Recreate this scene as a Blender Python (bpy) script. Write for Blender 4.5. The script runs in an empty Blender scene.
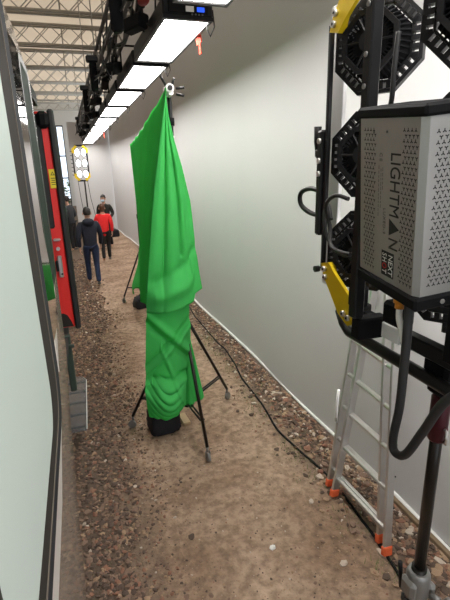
import bpy, math, random
import numpy as np
from mathutils import Vector, Matrix

random.seed(7)
rng = np.random.default_rng(7)
S = bpy.context.scene
C = S.collection
PI = math.pi
R = math.radians

# ---------------------------------------------------------------- camera, world, exposure
S.view_settings.view_transform = 'Standard'
S.view_settings.look = 'None'
S.view_settings.gamma = 1.0
S.view_settings.use_curve_mapping = False
S.view_settings.exposure = 0.12
CH = 2.6                                             # lens height: leaning out of the carriage


def camera_axes():
    f = 440.0
    vx, vy = 75 - 225, 170 - 300
    b = f * f / (-(vx * 38 / 1337.0 + vy))
    a = 38 / 1337.0 * b
    dy = Vector((vx, vy, f)).normalized()
    up = -Vector((a, b, f)).normalized()
    dx = dy.cross(up)
    m = Matrix((dx, dy, up))                         # rows: world axes in lens axes (x right, y down, z ahead)
    return m.col[0].copy(), m.col[1].copy(), m.col[2].copy()


cr, cd, cf = camera_axes()
cam = bpy.data.cameras.new('camera')
cam_o = bpy.data.objects.new('camera', cam)
C.objects.link(cam_o)
cam.sensor_fit = 'HORIZONTAL'
cam.sensor_width = 36.0
cam.lens = 36.0 * 440 / 450
cam.clip_start = 0.02
M4 = Matrix.Identity(4)
for i in range(3):
    M4[i][0] = cr[i]
    M4[i][1] = -cd[i]
    M4[i][2] = -cf[i]
M4[2][3] = CH
cam_o.matrix_world = M4
S.camera = cam_o

W = bpy.data.worlds.new('sky')
S.world = W
W.use_nodes = True
bg = W.node_tree.nodes['Background']
bg.inputs[0].default_value = (0.86, 0.92, 1.0, 1)
bg.inputs[1].default_value = 1.9
PANEL_STRENGTH = 19.0
HEAD_STRENGTH = 10.0
S.cycles.max_bounces = 8
S.cycles.diffuse_bounces = 5
S.cycles.use_denoising = True
S.cycles.sample_clamp_indirect = 4.0


# ---------------------------------------------------------------- materials
def nt(name):
    m = bpy.data.materials.new(name)
    m.use_nodes = True
    t = m.node_tree
    return m, t, t.nodes['Principled BSDF']


def mat(name, col, rough=0.5, metal=0.0, var=0.12, scale=12.0, bump=0.0, bscale=80.0, spec=0.5, trans=0.0, coat=0.0):
    m, t, p = nt(name)
    N, L = t.nodes, t.links
    tc = N.new('ShaderNodeTexCoord')
    n = N.new('ShaderNodeTexNoise')
    n.inputs['Scale'].default_value = scale
    n.inputs['Detail'].default_value = 4
    L.new(tc.outputs['Object'], n.inputs['Vector'])
    mx = N.new('ShaderNodeMix')
    mx.data_type = 'RGBA'
    a = [max(0, c * (1 - var)) for c in col]
    b = [min(1, c * (1 + var)) for c in col]
    mx.inputs[6].default_value = (*a, 1)
    mx.inputs[7].default_value = (*b, 1)
    L.new(n.outputs['Fac'], mx.inputs[0])
    L.new(mx.outputs[2], p.inputs['Base Color'])
    p.inputs['Roughness'].default_value = rough
    p.inputs['Metallic'].default_value = metal
    p.inputs['Specular IOR Level'].default_value = spec
    p.inputs['Coat Weight'].default_value = coat
    if trans:
        p.inputs['Transmission Weight'].default_value = trans
    if bump:
        n2 = N.new('ShaderNodeTexNoise')
        n2.inputs['Scale'].default_value = bscale
        n2.inputs['Detail'].default_value = 3
        L.new(tc.outputs['Object'], n2.inputs['Vector'])
        bp = N.new('ShaderNodeBump')
        bp.inputs['Strength'].default_value = bump
        bp.inputs['Distance'].default_value = 0.01
        L.new(n2.outputs['Fac'], bp.inputs['Height'])
        L.new(bp.outputs['Normal'], p.inputs['Normal'])
    return m


def emit(name, col, s):
    m, t, p = nt(name)
    p.inputs['Base Color'].default_value = (*col, 1)
    p.inputs['Emission Color'].default_value = (*col, 1)
    p.inputs['Emission Strength'].default_value = s
    return m


def ground_mat():
    m, t, p = nt('trodden_dirt')
    N, L = t.nodes, t.links
    g = N.new('ShaderNodeNewGeometry')

    def noise(sc, det=5, rough=0.6):
        n = N.new('ShaderNodeTexNoise')
        n.inputs['Scale'].default_value = sc
        n.inputs['Detail'].default_value = det
        n.inputs['Roughness'].default_value = rough
        L.new(g.outputs['Position'], n.inputs['Vector'])
        return n
    n1, n2, n3 = noise(1.6), noise(14), noise(90, 3)
    r1 = N.new('ShaderNodeValToRGB')
    r1.color_ramp.elements[0].position = 0.36
    r1.color_ramp.elements[0].color = (0.285, 0.195, 0.135, 1)
    r1.color_ramp.elements[1].position = 0.66
    r1.color_ramp.elements[1].color = (0.48, 0.355, 0.262, 1)
    L.new(n1.outputs['Fac'], r1.inputs['Fac'])
    r2 = N.new('ShaderNodeValToRGB')
    r2.color_ramp.elements[0].position = 0.35
    r2.color_ramp.elements[0].color = (0.52, 0.50, 0.48, 1)
    r2.color_ramp.elements[1].position = 0.62
    r2.color_ramp.elements[1].color = (1.1, 1.08, 1.05, 1)
    L.new(n2.outputs['Fac'], r2.inputs['Fac'])
    mu = N.new('ShaderNodeMix')
    mu.data_type = 'RGBA'
    mu.blend_type = 'MULTIPLY'
    mu.inputs[0].default_value = 0.8
    L.new(r1.outputs[0], mu.inputs[6])
    L.new(r2.outputs[0], mu.inputs[7])
    # the darker soil of the stony strips beside the carriage and the sheet wall
    sx = N.new('ShaderNodeSeparateXYZ')
    L.new(g.outputs['Position'], sx.inputs[0])
    wob = N.new('ShaderNodeMath')
    wob.operation = 'MULTIPLY_ADD'
    L.new(n1.outputs['Fac'], wob.inputs[0])
    wob.inputs[1].default_value = 0.55
    L.new(sx.outputs['X'], wob.inputs[2])
    left = N.new('ShaderNodeMapRange')
    left.inputs['From Min'].default_value = 0.62
    left.inputs['From Max'].default_value = 0.25
    L.new(wob.outputs[0], left.inputs['Value'])
    right = N.new('ShaderNodeMapRange')
    right.inputs['From Min'].default_value = 1.85
    right.inputs['From Max'].default_value = 2.15
    L.new(wob.outputs[0], right.inputs['Value'])
    ad = N.new('ShaderNodeMath')
    ad.operation = 'MAXIMUM'
    L.new(left.outputs[0], ad.inputs[0])
    L.new(right.outputs[0], ad.inputs[1])
    dk = N.new('ShaderNodeMix')
    dk.data_type = 'RGBA'
    L.new(ad.outputs[0], dk.inputs[0])
    L.new(mu.outputs[2], dk.inputs[6])
    dk.inputs[7].default_value = (0.135, 0.098, 0.072, 1)
    L.new(dk.outputs[2], p.inputs['Base Color'])
    p.inputs['Roughness'].default_value = 0.95
    p.inputs['Specular IOR Level'].default_value = 0.15
    b1 = N.new('ShaderNodeBump')
    b1.inputs['Strength'].default_value = 0.6
    b1.inputs['Distance'].default_value = 0.012
    L.new(n3.outputs['Fac'], b1.inputs['Height'])
    b2 = N.new('ShaderNodeBump')
    b2.inputs['Strength'].default_value = 0.7
    b2.inputs['Distance'].default_value = 0.04
    L.new(n2.outputs['Fac'], b2.inputs['Height'])
    L.new(b1.outputs['Normal'], b2.inputs['Normal'])
    L.new(b2.outputs['Normal'], p.inputs['Normal'])
    return m


def roof_mat():
    m, t, p = nt('translucent_roof_sheet')
    N, L = t.nodes, t.links
    tr = N.new('ShaderNodeBsdfTranslucent')
    tr.inputs[0].default_value = (0.80, 0.70, 0.585, 1)
    df = N.new('ShaderNodeBsdfDiffuse')
    df.inputs[0].default_value = (0.72, 0.66, 0.56, 1)
    n = N.new('ShaderNodeTexNoise')
    n.inputs['Scale'].default_value = 0.7
    g = N.new('ShaderNodeNewGeometry')
    L.new(g.outputs['Position'], n.inputs['Vector'])
    mr = N.new('ShaderNodeMapRange')
    mr.inputs['To Min'].default_value = 0.45
    mr.inputs['To Max'].default_value = 0.25
    L.new(n.outputs['Fac'], mr.inputs['Value'])
    mx = N.new('ShaderNodeMixShader')
    L.new(mr.outputs[0], mx.inputs[0])
    L.new(tr.outputs[0], mx.inputs[1])
    L.new(df.outputs[0], mx.inputs[2])
    L.new(mx.outputs[0], N['Material Output'].inputs['Surface'])
    return m


def cloth_mat():
    m, t, p = nt('chroma_green_cloth')
    N, L = t.nodes, t.links
    df = N.new('ShaderNodeBsdfDiffuse')
    tr = N.new('ShaderNodeBsdfTranslucent')
    tc = N.new('ShaderNodeTexCoord')
    n = N.new('ShaderNodeTexNoise')
    n.inputs['Scale'].default_value = 5
    L.new(tc.outputs['Object'], n.inputs['Vector'])
    r = N.new('ShaderNodeValToRGB')
    r.color_ramp.elements[0].color = (0.10, 0.62, 0.165, 1)
    r.color_ramp.elements[1].color = (0.12, 0.69, 0.19, 1)
    L.new(n.outputs['Fac'], r.inputs['Fac'])
    L.new(r.outputs[0], df.inputs[0])
    L.new(r.outputs[0], tr.inputs[0])
    n2 = N.new('ShaderNodeTexNoise')
    n2.inputs['Scale'].default_value = 9
    n2.inputs['Detail'].default_value = 5
    L.new(tc.outputs['Object'], n2.inputs['Vector'])
    b = N.new('ShaderNodeBump')
    b.inputs['Strength'].default_value = 0.35
    b.inputs['Distance'].default_value = 0.03
    L.new(n2.outputs['Fac'], b.inputs['Height'])
    L.new(b.outputs['Normal'], df.inputs['Normal'])
    mx = N.new('ShaderNodeMixShader')
    mx.inputs[0].default_value = 0.48
    L.new(df.outputs[0], mx.inputs[1])
    L.new(tr.outputs[0], mx.inputs[2])
    L.new(mx.outputs[0], N['Material Output'].inputs['Surface'])
    return m


def glossy_body(name, col, rough):
    return mat(name, col, rough, 0.0, 0.05, 3.0, spec=0.6, coat=0.6)


m_dirt = ground_mat()
m_roof = roof_mat()
m_green = cloth_mat()
m_wall = mat('white_sheet_wall', (0.57, 0.565, 0.565), 0.75, var=0.025, scale=1.2, bump=0.12, bscale=3.0)
m_hem = mat('white_hem', (0.82, 0.82, 0.80), 0.7, var=0.04)
m_hall = mat('pale_hall_panel', (0.55, 0.54, 0.50), 0.8, var=0.05, scale=2)
m_truss = mat('galvanised_truss_steel', (0.36, 0.34, 0.29), 0.5, 0.35, var=0.15)
m_alu = mat('brushed_aluminium', (0.62, 0.61, 0.59), 0.35, 0.85, var=0.08, scale=30)
m_rig = mat('dark_grey_truss_steel', (0.09, 0.085, 0.08), 0.5, 0.3)
m_cable = mat('black_cable_sheath', (0.010, 0.010, 0.010), 0.8, spec=0.2)
m_flat = mat('dull_aluminium_flat', (0.46, 0.46, 0.46), 0.5, 0.35, var=0.06)
m_black = mat('black_steel', (0.009, 0.009, 0.010), 0.42, var=0.2, spec=0.3)
m_blackmat = mat('matte_black', (0.006, 0.006, 0.007), 0.75, var=0.2, spec=0.15)
m_blackcloth = mat('black_nylon', (0.008, 0.008, 0.012), 0.75, var=0.3, bump=0.4, bscale=20)
m_rubber = mat('black_rubber', (0.018, 0.018, 0.019), 0.6, var=0.15)
m_gasket = mat('grey_window_rubber', (0.036, 0.032, 0.029), 0.8, var=0.12, spec=0.08)
m_gasket2 = mat('slate_window_rubber', (0.026, 0.028, 0.033), 0.75, var=0.1, spec=0.1)
m_seam = mat('tan_sealant', (0.14, 0.12, 0.10), 0.8, spec=0.1)
m_glasspale = mat('pale_green_window_film', (0.49, 0.565, 0.53), 0.6, var=0.03, scale=2, spec=0.25)
m_darkglass = mat('dark_tinted_glass', (0.018, 0.022, 0.022), 0.05, var=0.05, spec=1.0, coat=1.0)
m_greenglass = mat('dark_green_tinted_glass', (0.022, 0.034, 0.026), 0.7, var=0.1, spec=0.06)
m_train = glossy_body('grey_carriage_paint', (0.22, 0.20, 0.175), 0.25)
m_trainwhite = glossy_body('white_livery_paint', (0.78, 0.77, 0.74), 0.3)
m_red = glossy_body('red_door_paint', (0.84, 0.020, 0.014), 0.4)
m_yellow = mat('yellow_sticker', (0.85, 0.68, 0.03), 0.5, var=0.04)
m_interior = mat('dark_interior', (0.02, 0.021, 0.021), 0.8)
m_olive = mat('dark_green_steel', (0.035, 0.055, 0.042), 0.6)
m_lampyellow = mat('yellow_anodised_plate', (0.80, 0.57, 0.012), 0.32, 0.25, var=0.06)
m_silver = mat('silver_sheet_metal', (0.42, 0.415, 0.40), 0.42, 0.55, var=0.05, scale=40)
m_print = mat('black_print', (0.012, 0.012, 0.012), 0.6)
m_printgrey = mat('grey_print', (0.16, 0.16, 0.155), 0.6)
m_white = mat('white_plastic', (0.80, 0.80, 0.78), 0.5, var=0.03)
m_blue = emit('blue_display', (0.02, 0.10, 0.9), 0.9)
m_redprint = mat('red_print', (0.55, 0.01, 0.015), 0.5)
m_orange = mat('orange_rubber', (0.72, 0.12, 0.035), 0.6, var=0.1)
m_connector = mat('amber_connector', (0.70, 0.27, 0.02), 0.4)
m_tag = mat('orange_red_ribbon', (0.85, 0.07, 0.03), 0.6)
m_maroon = mat('maroon_anodised_collar', (0.060, 0.006, 0.012), 0.4, 0.3)
m_cast = mat('cast_grey_alloy', (0.28, 0.28, 0.27), 0.45, 0.6, var=0.15)
m_darkpole = mat('dark_anodised_tube', (0.022, 0.019, 0.016), 0.3, 0.5, var=0.2)
m_tan = mat('tan_wood', (0.42, 0.31, 0.18), 0.8, var=0.1)
m_batten = mat('weathered_batten', (0.20, 0.14, 0.085), 0.85, var=0.25)
m_panel = emit('panel_diffuser', (1.0, 0.965, 0.93), PANEL_STRENGTH)
m_lens = emit('lamp_lens', (1.0, 0.97, 0.94), HEAD_STRENGTH)
m_lensfar = emit('lit_lamp_lens', (0.93, 0.95, 1.0), 6.0)
m_clear = mat('scratched_clear_plastic', (0.62, 0.64, 0.66), 0.25, var=0.2, scale=30, bump=0.5, bscale=60, trans=0.93)
m_clear.node_tree.nodes['Principled BSDF'].inputs['IOR'].default_value = 1.10
m_skin = mat('skin', (0.52, 0.30, 0.21), 0.55, var=0.06)
m_navy = mat('navy_jacket', (0.010, 0.013, 0.026), 0.8, var=0.2, bump=0.3, bscale=25)
m_jeans = mat('blue_denim', (0.016, 0.030, 0.075), 0.85, var=0.25)
m_redjacket = mat('red_fleece', (0.78, 0.018, 0.020), 0.8, var=0.1, bump=0.3, bscale=25)
m_blacktrousers = mat('black_trousers', (0.010, 0.010, 0.012), 0.85)
m_darkjacket = mat('charcoal_jacket', (0.020, 0.022, 0.026), 0.8, var=0.2)
m_olivecoat = mat('black_olive_coat', (0.014, 0.015, 0.011), 0.85, var=0.2)
m_hairdark = mat('dark_brown_hair', (0.012, 0.008, 0.006), 0.6, bump=0.6, bscale=90)
m_hairbrown = mat('brown_hair', (0.085, 0.035, 0.016), 0.6, bump=0.6, bscale=90)
m_shoe = mat('grey_shoe', (0.12, 0.115, 0.11), 0.7)
m_mask = mat('pale_blue_mask', (0.45, 0.60, 0.70), 0.8)
m_eye = mat('eye_dark', (0.02, 0.015, 0.012), 0.2)
m_pane = mat('clear_window_glass', (0.9, 0.95, 1.0), 0.02, var=0.0, trans=1.0)
m_leaf = mat('hedge_leaf', (0.10, 0.17, 0.05), 0.7, var=0.4, scale=8)
m_grassblade = mat('grass_blade', (0.13, 0.17, 0.055), 0.8, var=0.4, scale=6)
m_foil = mat('crumpled_foil', (0.75, 0.75, 0.75), 0.25, 0.9)
STONES = [mat('stone_brown', (0.21, 0.135, 0.095), 0.9, var=0.4, scale=20),
          mat('stone_dark', (0.10, 0.068, 0.05), 0.9, var=0.4, scale=20),
          mat('stone_tan', (0.34, 0.23, 0.145), 0.9, var=0.3, scale=20),
          mat('stone_pale', (0.50, 0.42, 0.34), 0.9, var=0.25, scale=20),
          mat('stone_rust', (0.25, 0.125, 0.080), 0.9, var=0.3, scale=20)]


# ---------------------------------------------------------------- mesh building
class MB:
    """Collects shapes and links them as one mesh object."""

    def __init__(s):
        s.v, s.f, s.m, s.sm = [], [], [], []

    def add(s, vs, fs, mi=0, smooth=False):
        o = len(s.v)
        s.v += [tuple(map(float, p)) for p in vs]
        for f in fs:
            s.f.append([i + o for i in f])
            s.m.append(mi)
            s.sm.append(smooth)
        return s

    def box(s, c, d, rot=None, mi=0, bev=0.0):
        """Box with chamfered vertical and horizontal edges when bev is set."""
        c = Vector(c)
        h = [x / 2 for x in d]
        if bev <= 0:
            P = [Vector((sx * h[0], sy * h[1], sz * h[2])) for sx in (-1, 1) for sy in (-1, 1) for sz in (-1, 1)]
            F = [(0, 1, 3, 2), (4, 6, 7, 5), (0, 4, 5, 1), (2, 3, 7, 6), (0, 2, 6, 4), (1, 5, 7, 3)]
        else:
            b = min(bev, min(h) * 0.95)
            P = []
            idx = {}
            for sx in (-1, 1):
                for sy in (-1, 1):
                    for sz in (-1, 1):
                        for ax in range(3):
                            q = [sx * (h[0] - b), sy * (h[1] - b), sz * (h[2] - b)]
                            q[ax] = (sx, sy, sz)[ax] * h[ax]
                            idx[(sx, sy, sz, ax)] = len(P)
                            P.append(Vector(q))
            F = []
            for ax in range(3):
                a1, a2 = (ax + 1) % 3, (ax + 2) % 3
                for sg in (-1, 1):
                    q = []
                    for s1, s2 in ((-1, -1), (1, -1), (1, 1), (-1, 1)):
                        k = [0, 0, 0]
                        k[ax], k[a1], k[a2] = sg, s1, s2
                        q.append(idx[(*k, ax)])
                    F.append(q if sg > 0 else q[::-1])
            for ax in range(3):
                a1, a2 = (ax + 1) % 3, (ax + 2) % 3
                for s1 in (-1, 1):
                    for s2 in (-1, 1):
                        k0, k1 = [0, 0, 0], [0, 0, 0]
                        k0[ax], k1[ax] = -1, 1
                        k0[a1] = k1[a1] = s1
                        k0[a2] = k1[a2] = s2
                        F.append([idx[(*k0, a1)], idx[(*k1, a1)], idx[(*k1, a2)], idx[(*k0, a2)]])
            for sx in (-1, 1):
                for sy in (-1, 1):
                    for sz in (-1, 1):
                        F.append([idx[(sx, sy, sz, a)] for a in range(3)])
        if rot is not None:
            P = [rot @ p for p in P]
        return s.add([p + c for p in P], F, mi)

    def tube(s, path, r, n=8, mi=0, cap=True, closed=False):
        P = [Vector(p) for p in path]
        rr = r if isinstance(r, (list, tuple)) else [r] * len(P)
        V, F = [], []
        prev = None
        L = len(P)
        for i, p in enumerate(P):
            if closed:
                t = P[(i + 1) % L] - P[i - 1]
            else:
                t = P[min(i + 1, L - 1)] - P[max(i - 1, 0)]
            t = t.normalized() if t.length > 1e-9 else Vector((0, 0, 1))
            if prev is None:
                u = t.cross(Vector((0, 0, 1)) if abs(t.z) < 0.9 else Vector((1, 0, 0))).normalized()
            else:
                u = (prev - t * prev.dot(t)).normalized()
            prev = u
            w = t.cross(u)
            for k in range(n):
                a = 2 * PI * (k + 0.5) / n
                V.append(p + rr[i] * (math.cos(a) * u + math.sin(a) * w))
        for i in range(L if closed else L - 1):
            j = (i + 1) % L
            for k in range(n):
                k2 = (k + 1) % n
                F.append((i * n + k, i * n + k2, j * n + k2, j * n + k))
        s.add(V, F, mi, n > 5)
        if cap and not closed:
            o = len(s.v) - L * n
            s.f.append(list(range(o + n - 1, o - 1, -1)))
            s.m.append(mi)
            s.sm.append(False)
            s.f.append(list(range(o + (L - 1) * n, o + L * n)))
            s.m.append(mi)
            s.sm.append(False)
        return s

    def prism(s, poly, origin, u, v, w, t, mi=0):
        """Polygon in the u-v plane at origin, given thickness t along w."""
        o, u, v, w = Vector(origin), Vector(u), Vector(v), Vector(w)
        n = len(poly)
        A = [o + a * u + b * v for a, b in poly]
        B = [p + w * t for p in A]
        F = [list(range(n))[::-1], [i + n for i in range(n)]]
        F += [(i, (i + 1) % n, (i + 1) % n + n, i + n) for i in range(n)]
        return s.add(A + B, F, mi)

    def ring(s, po, pi, origin, u, v, w, t, mi=0):
        """Polygonal ring (outer and inner outline with equal counts) with thickness."""
        o, u, v, w = Vector(origin), Vector(u), Vector(v), Vector(w)
        n = len(po)
        P = [o + a * u + b * v for a, b in po] + [o + a * u + b * v for a, b in pi]
        P = P + [p + w * t for p in P]
        F = []
        for i in range(n):
            j = (i + 1) % n
            F += [(i, j, n + j, n + i), (2 * n + i, 3 * n + i, 3 * n + j, 2 * n + j),
                  (i, 2 * n + i, 2 * n + j, j), (n + i, n + j, 3 * n + j, 3 * n + i)]
        return s.add(P, F, mi)

    def ball(s, c, r, nu=10, nv=7, mi=0, rot=None):
        c = Vector(c)
        rx, ry, rz = r if isinstance(r, (list, tuple)) else (r, r, r)
        V = [Vector((0, 0, rz))]
        for i in range(1, nv):
            t = PI * i / nv
            for k in range(nu):
                a = 2 * PI * k / nu
                V.append(Vector((rx * math.sin(t) * math.cos(a), ry * math.sin(t) * math.sin(a), rz * math.cos(t))))
        V.append(Vector((0, 0, -rz)))
        F = []
        for k in range(nu):
            F.append((0, 1 + k, 1 + (k + 1) % nu))
        for i in range(nv - 2):
            for k in range(nu):
                a, b = 1 + i * nu + k, 1 + i * nu + (k + 1) % nu
                F.append((a, a + nu, b + nu, b))
        e = len(V) - 1
        for k in range(nu):
            F.append((e, 1 + (nv - 2) * nu + (k + 1) % nu, 1 + (nv - 2) * nu + k))
        if rot is not None:
            V = [rot @ p for p in V]
        return s.add([p + c for p in V], F, mi, True)

    def mesh(s, name, mats):
        me = bpy.data.meshes.new(name)
        me.from_pydata(s.v, [], s.f)
        for m in (mats if isinstance(mats, (list, tuple)) else [mats]):
            me.materials.append(m)
        me.polygons.foreach_set('material_index', s.m)
        me.polygons.foreach_set('use_smooth', s.sm)
        me.update()
        return me

    def build(s, name, mats, parent=None):
        return link(name, s.mesh(name, mats), parent)


def link(name, me, parent=None, loc=None):
    o = bpy.data.objects.new(name, me)
    C.objects.link(o)
    if parent is not None:
        o.parent = parent
    if loc is not None:
        o.location = loc
    return o


def tag(o, label=None, cat=None, group=None, kind=None):
    if label:
        o['label'] = label
    if cat:
        o['category'] = cat
    if group:
        o['group'] = group
    if kind:
        o['kind'] = kind
    return o


def thing(name, label, cat, loc=(0, 0, 0), rz=0.0, group=None):
    o = bpy.data.objects.new(name, None)
    o.empty_display_size = 0.1
    C.objects.link(o)
    o.location = loc
    o.rotation_euler = (0, 0, rz)
    return tag(o, label, cat, group)


def dup(o, parent=None):
    c = o.copy()
    C.objects.link(c)
    c.parent = parent
    for ch in list(o.children):
        dup(ch, c)
    return c


def recenter(o):
    """Moves a top-level mesh's origin to its own base."""
    me = o.data
    n = len(me.vertices)
    a = np.empty(n * 3)
    me.vertices.foreach_get('co', a)
    a = a.reshape(-1, 3)
    c = np.array([(a[:, 0].min() + a[:, 0].max()) / 2, (a[:, 1].min() + a[:, 1].max()) / 2, a[:, 2].min()])
    me.vertices.foreach_set('co', (a - c).ravel())
    me.update()
    o.location = c
    return o


def grid_mesh(name, P, mats, parent=None, smooth=True):
    """P: (rows, cols, 3) array of points."""
    r, c = P.shape[:2]
    me = bpy.data.meshes.new(name)
    idx = np.arange(r * c).reshape(r, c)
    F = np.stack([idx[:-1, :-1], idx[:-1, 1:], idx[1:, 1:], idx[1:, :-1]], -1).reshape(-1, 4)
    me.from_pydata(P.reshape(-1, 3).tolist(), [], F.tolist())
    me.materials.append(mats)
    me.polygons.foreach_set('use_smooth', [smooth] * len(me.polygons))
    me.update()
    return link(name, me, parent)


def vnoise(x, y, seed=0):
    """Smooth value noise on arrays."""
    xi, yi = np.floor(x).astype(int), np.floor(y).astype(int)
    xf, yf = x - xi, y - yi
    xf = xf * xf * (3 - 2 * xf)
    yf = yf * yf * (3 - 2 * yf)

    def h(a, b):
        k = (a * 374761393 + b * 668265263 + seed * 974634777) & 0x7fffffff
        k = ((k ^ (k >> 13)) * 1274126177) & 0x7fffffff
        return ((k ^ (k >> 16)) & 0xffff) / 65535.0
    return (h(xi, yi) * (1 - xf) + h(xi + 1, yi) * xf) * (1 - yf) + (h(xi, yi + 1) * (1 - xf) + h(xi + 1, yi + 1) * xf) * yf


def ground_z(x, y):
    x, y = np.asarray(x, float), np.asarray(y, float)
    return (0.022 * (vnoise(x * 1.7, y * 1.7, 1) - 0.5) + 0.016 * (vnoise(x * 6, y * 6, 2) - 0.5)
            + 0.008 * (vnoise(x * 17, y * 17, 3) - 0.5))


def wall_x(y):
    return np.interp(y, [-3, 1.84, 3.3, 5.5, 8.6, 15.2, 20.1, 21], [2.16, 2.165, 2.13, 2.10, 1.98, 1.83, 1.50, 1.45])


# ---------------------------------------------------------------- setting: floor, walls, roof
xs = np.concatenate([np.arange(-9, -0.8, 0.6), np.arange(-0.8, 2.7, 0.03), [3.2, 4]])
ys = np.concatenate([np.arange(-4, 1.0, 0.5), np.arange(1.0, 6, 0.03), np.arange(6, 12, 0.08), np.arange(12, 22, 0.25), np.arange(22, 46, 2)])
X, Y = np.meshgrid(xs, ys)
floor = grid_mesh('floor', np.stack([X, Y, ground_z(X, Y)], -1), m_dirt)
tag(floor, 'trodden brown dirt path between carriage and white wall', kind='structure')

# white stretched sheet along the right
wy = np.concatenate([np.arange(-3, 20.2, 0.1)])
wz = np.concatenate([[0.03, 0.05], np.arange(0.15, 7.4, 0.25)])
WY, WZ = np.meshgrid(wy, wz)
WX = wall_x(WY) + 0.012 * np.sin(WY * 1.1 + 0.6 * WZ) * np.exp(-WZ * 0.6) + 0.010 * (vnoise(WY * 2.2, WZ * 0.8, 5) - .5)
wall = grid_mesh('wall_right', np.stack([WX, WY, WZ], -1), m_wall)
tag(wall, 'long white stretched sheet wall on the right of the path', kind='structure')
mb = MB()
seg = [(float(wall_x(y)) - 0.012 + 0.008 * math.sin(3 * y), y, 0.035 + 0.012 * math.sin(2.3 * y + 1)) for y in np.arange(-2, 20.1, 0.2)]
mb.tube(seg, 0.018, 6)
hem = mb.build('baseboard_right', m_hem)
tag(hem, 'rolled white hem along the foot of the sheet wall', kind='structure')
mb = MB()
for (a, b) in ((1.2, 2.45),):
    pa, pb = Vector((float(wall_x(a)) - 0.045, a, 0.03)), Vector((float(wall_x(b)) - 0.045, b, 0.03))
    d = (pb - pa)
    mb.box((pa + pb) / 2, (0.035, d.length, 0.035), Matrix.Rotation(math.atan2(-d.x, d.y), 3, 'Z'), bev=0.004)
tag(mb.build('trim_1', m_batten), 'tan timber batten along the foot of the sheet wall', kind='structure')

mb = MB()
mb.box((0.75, 20.17, 2.23), (1.74, 0.06, 4.46))
wb = mb.build('wall_back', m_wall)
tag(wb, 'white sheet wall closing the far end of the path', kind='structure')

# hall roof: translucent sheet in long strips, plus outer walls with a tall window
mb = MB()
for k in range(13):
    y0 = -6 + k * 3.3
    mb.box((-2.0, y0 + 1.65, 7.35), (12.0, 3.27, 0.02))
tag(mb.build('ceiling', m_roof), 'pale translucent roof sheets above the trusses', kind='structure')
mb = MB()
mb.box((-4.75, 36.0, 3.6), (6.7, 0.12, 7.2))
mb.box((1.6, 36.0, 3.6), (4.2, 0.12, 7.2))
mb.box((-0.95, 36.0, 6.45), (0.92, 0.12, 1.5))
tag(mb.build('wall_end', m_hall), 'far hall gable wall beyond the white sheet', kind='structure')
mb = MB()
mb.box((-8.0, 15.0, 3.6), (0.12, 42, 7.2))
tag(mb.build('wall_left', m_hall), 'hall wall far to the left behind the carriage', kind='structure')
wfr = MB()
for z in (0.02, 2.05, 3.6, 5.65):
    wfr.box((-0.95, 35.95, z), (0.92, 0.10, 0.09), bev=0.01)
for x in (-1.38, -0.95, -0.52):
    wfr.box((x, 35.95, 2.85), (0.06, 0.10, 5.7), bev=0.01)
win = wfr.build('window_1', m_gasket)
tag(win, 'tall daylight window in the far hall gable', kind='structure')
for i, x in enumerate((-1.165, -0.735)):
    for (za, zb) in ((2.1, 3.55), (3.65, 5.6), (0.07, 2.0)):
        p = MB()
        p.box((x, 35.96, (za + zb) / 2), (0.36, 0.012, zb - za))
        p.build('pane', m_pane, win)
# greenery outside the window
hv, hf = [], []
mbh = MB()
for k in range(260):
    c = (random.uniform(-3.5, 1.5), random.uniform(39, 40.5), random.uniform(0.1, 1.9))
    a = Matrix.Rotation(random.uniform(0, 6.28), 3, 'Z') @ Matrix.Rotation(random.uniform(0, 3), 3, 'X')
    q = [a @ Vector(p) * random.uniform(.12, .26) for p in ((-1, 0, 0), (0, -.5, .1), (1, 0, 0), (0, .5, .1))]
    mbh.add([Vector(c) + p for p in q], [(0, 1, 2, 3)])
hedge = recenter(mbh.build('hedge', m_leaf))
tag(hedge, 'green hedge outdoors seen through the far window', 'hedge', kind='stuff')


# roof trusses
def truss_bar_mesh():
    b = MB()
    b.tube([(-0.5, 0, -0.28), (0.5, 0, 0.28)], 0.017, 5)
    return b.mesh('web', m_truss)


bar_me = truss_bar_mesh()
ORD = ['first', 'second', 'third', 'fourth', 'fifth', 'sixth', 'seventh', 'eighth', 'ninth', 'tenth', 'eleventh']
TX0, TX1 = -7.8, 2.05
ch_me = {}


def chord(z, dy, r):
    b = MB()
    b.tube([(TX0, dy, z), (TX1, dy, z)], r, 8)
    return b


proto = thing('roof_truss', 'first steel lattice roof truss from the near end, cut by the top edge', 'truss', (0, 10.2, 0), group='steel roof trusses')
NW = 17
pitch = (TX1 - TX0) / NW
for dy in (-0.14, 0.14):
    chord(6.43, dy, 0.040).build('bottom_chord', m_truss, proto)
    chord(7.0, dy, 0.040).build('top_chord', m_truss, proto)
for k in range(NW):
    xc = TX0 + (k + .5) * pitch
    for sg in (1, -1):
        w = link('web', bar_me, proto, (xc, -0.14, 6.715))
        w.scale = (pitch * sg, 1, 1)
rb = MB()
for k in range(NW):
    xa, xb = TX0 + k * pitch, TX0 + (k + 1) * pitch
    rb.tube([(xa, 0.14, 6.43), (xb, 0.14, 7.0)], 0.013, 5)
    rb.tube([(xa, -0.14, 6.43), (xa, 0.14, 6.43)], 0.013, 5)
    rb.tube([(xb, -0.14, 7.0), (xb, 0.14, 7.0)], 0.013, 5)
tag(rb.build('cross_brace', m_truss, proto), kind='stuff')
for x in (-5.9, -1.9, 0.1, 1.15):
    vb = MB()
    vb.tube([(x, -0.14, 6.43), (x, -0.14, 7.0)], 0.02, 6)
    vb.build('upright', m_truss, proto)
for i in range(1, 8):
    t = dup(proto)
    t.location.y = 10.2 + 3.3 * i
    t['label'] = '%s steel lattice roof truss counted from the near end' % ORD[i]

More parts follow.
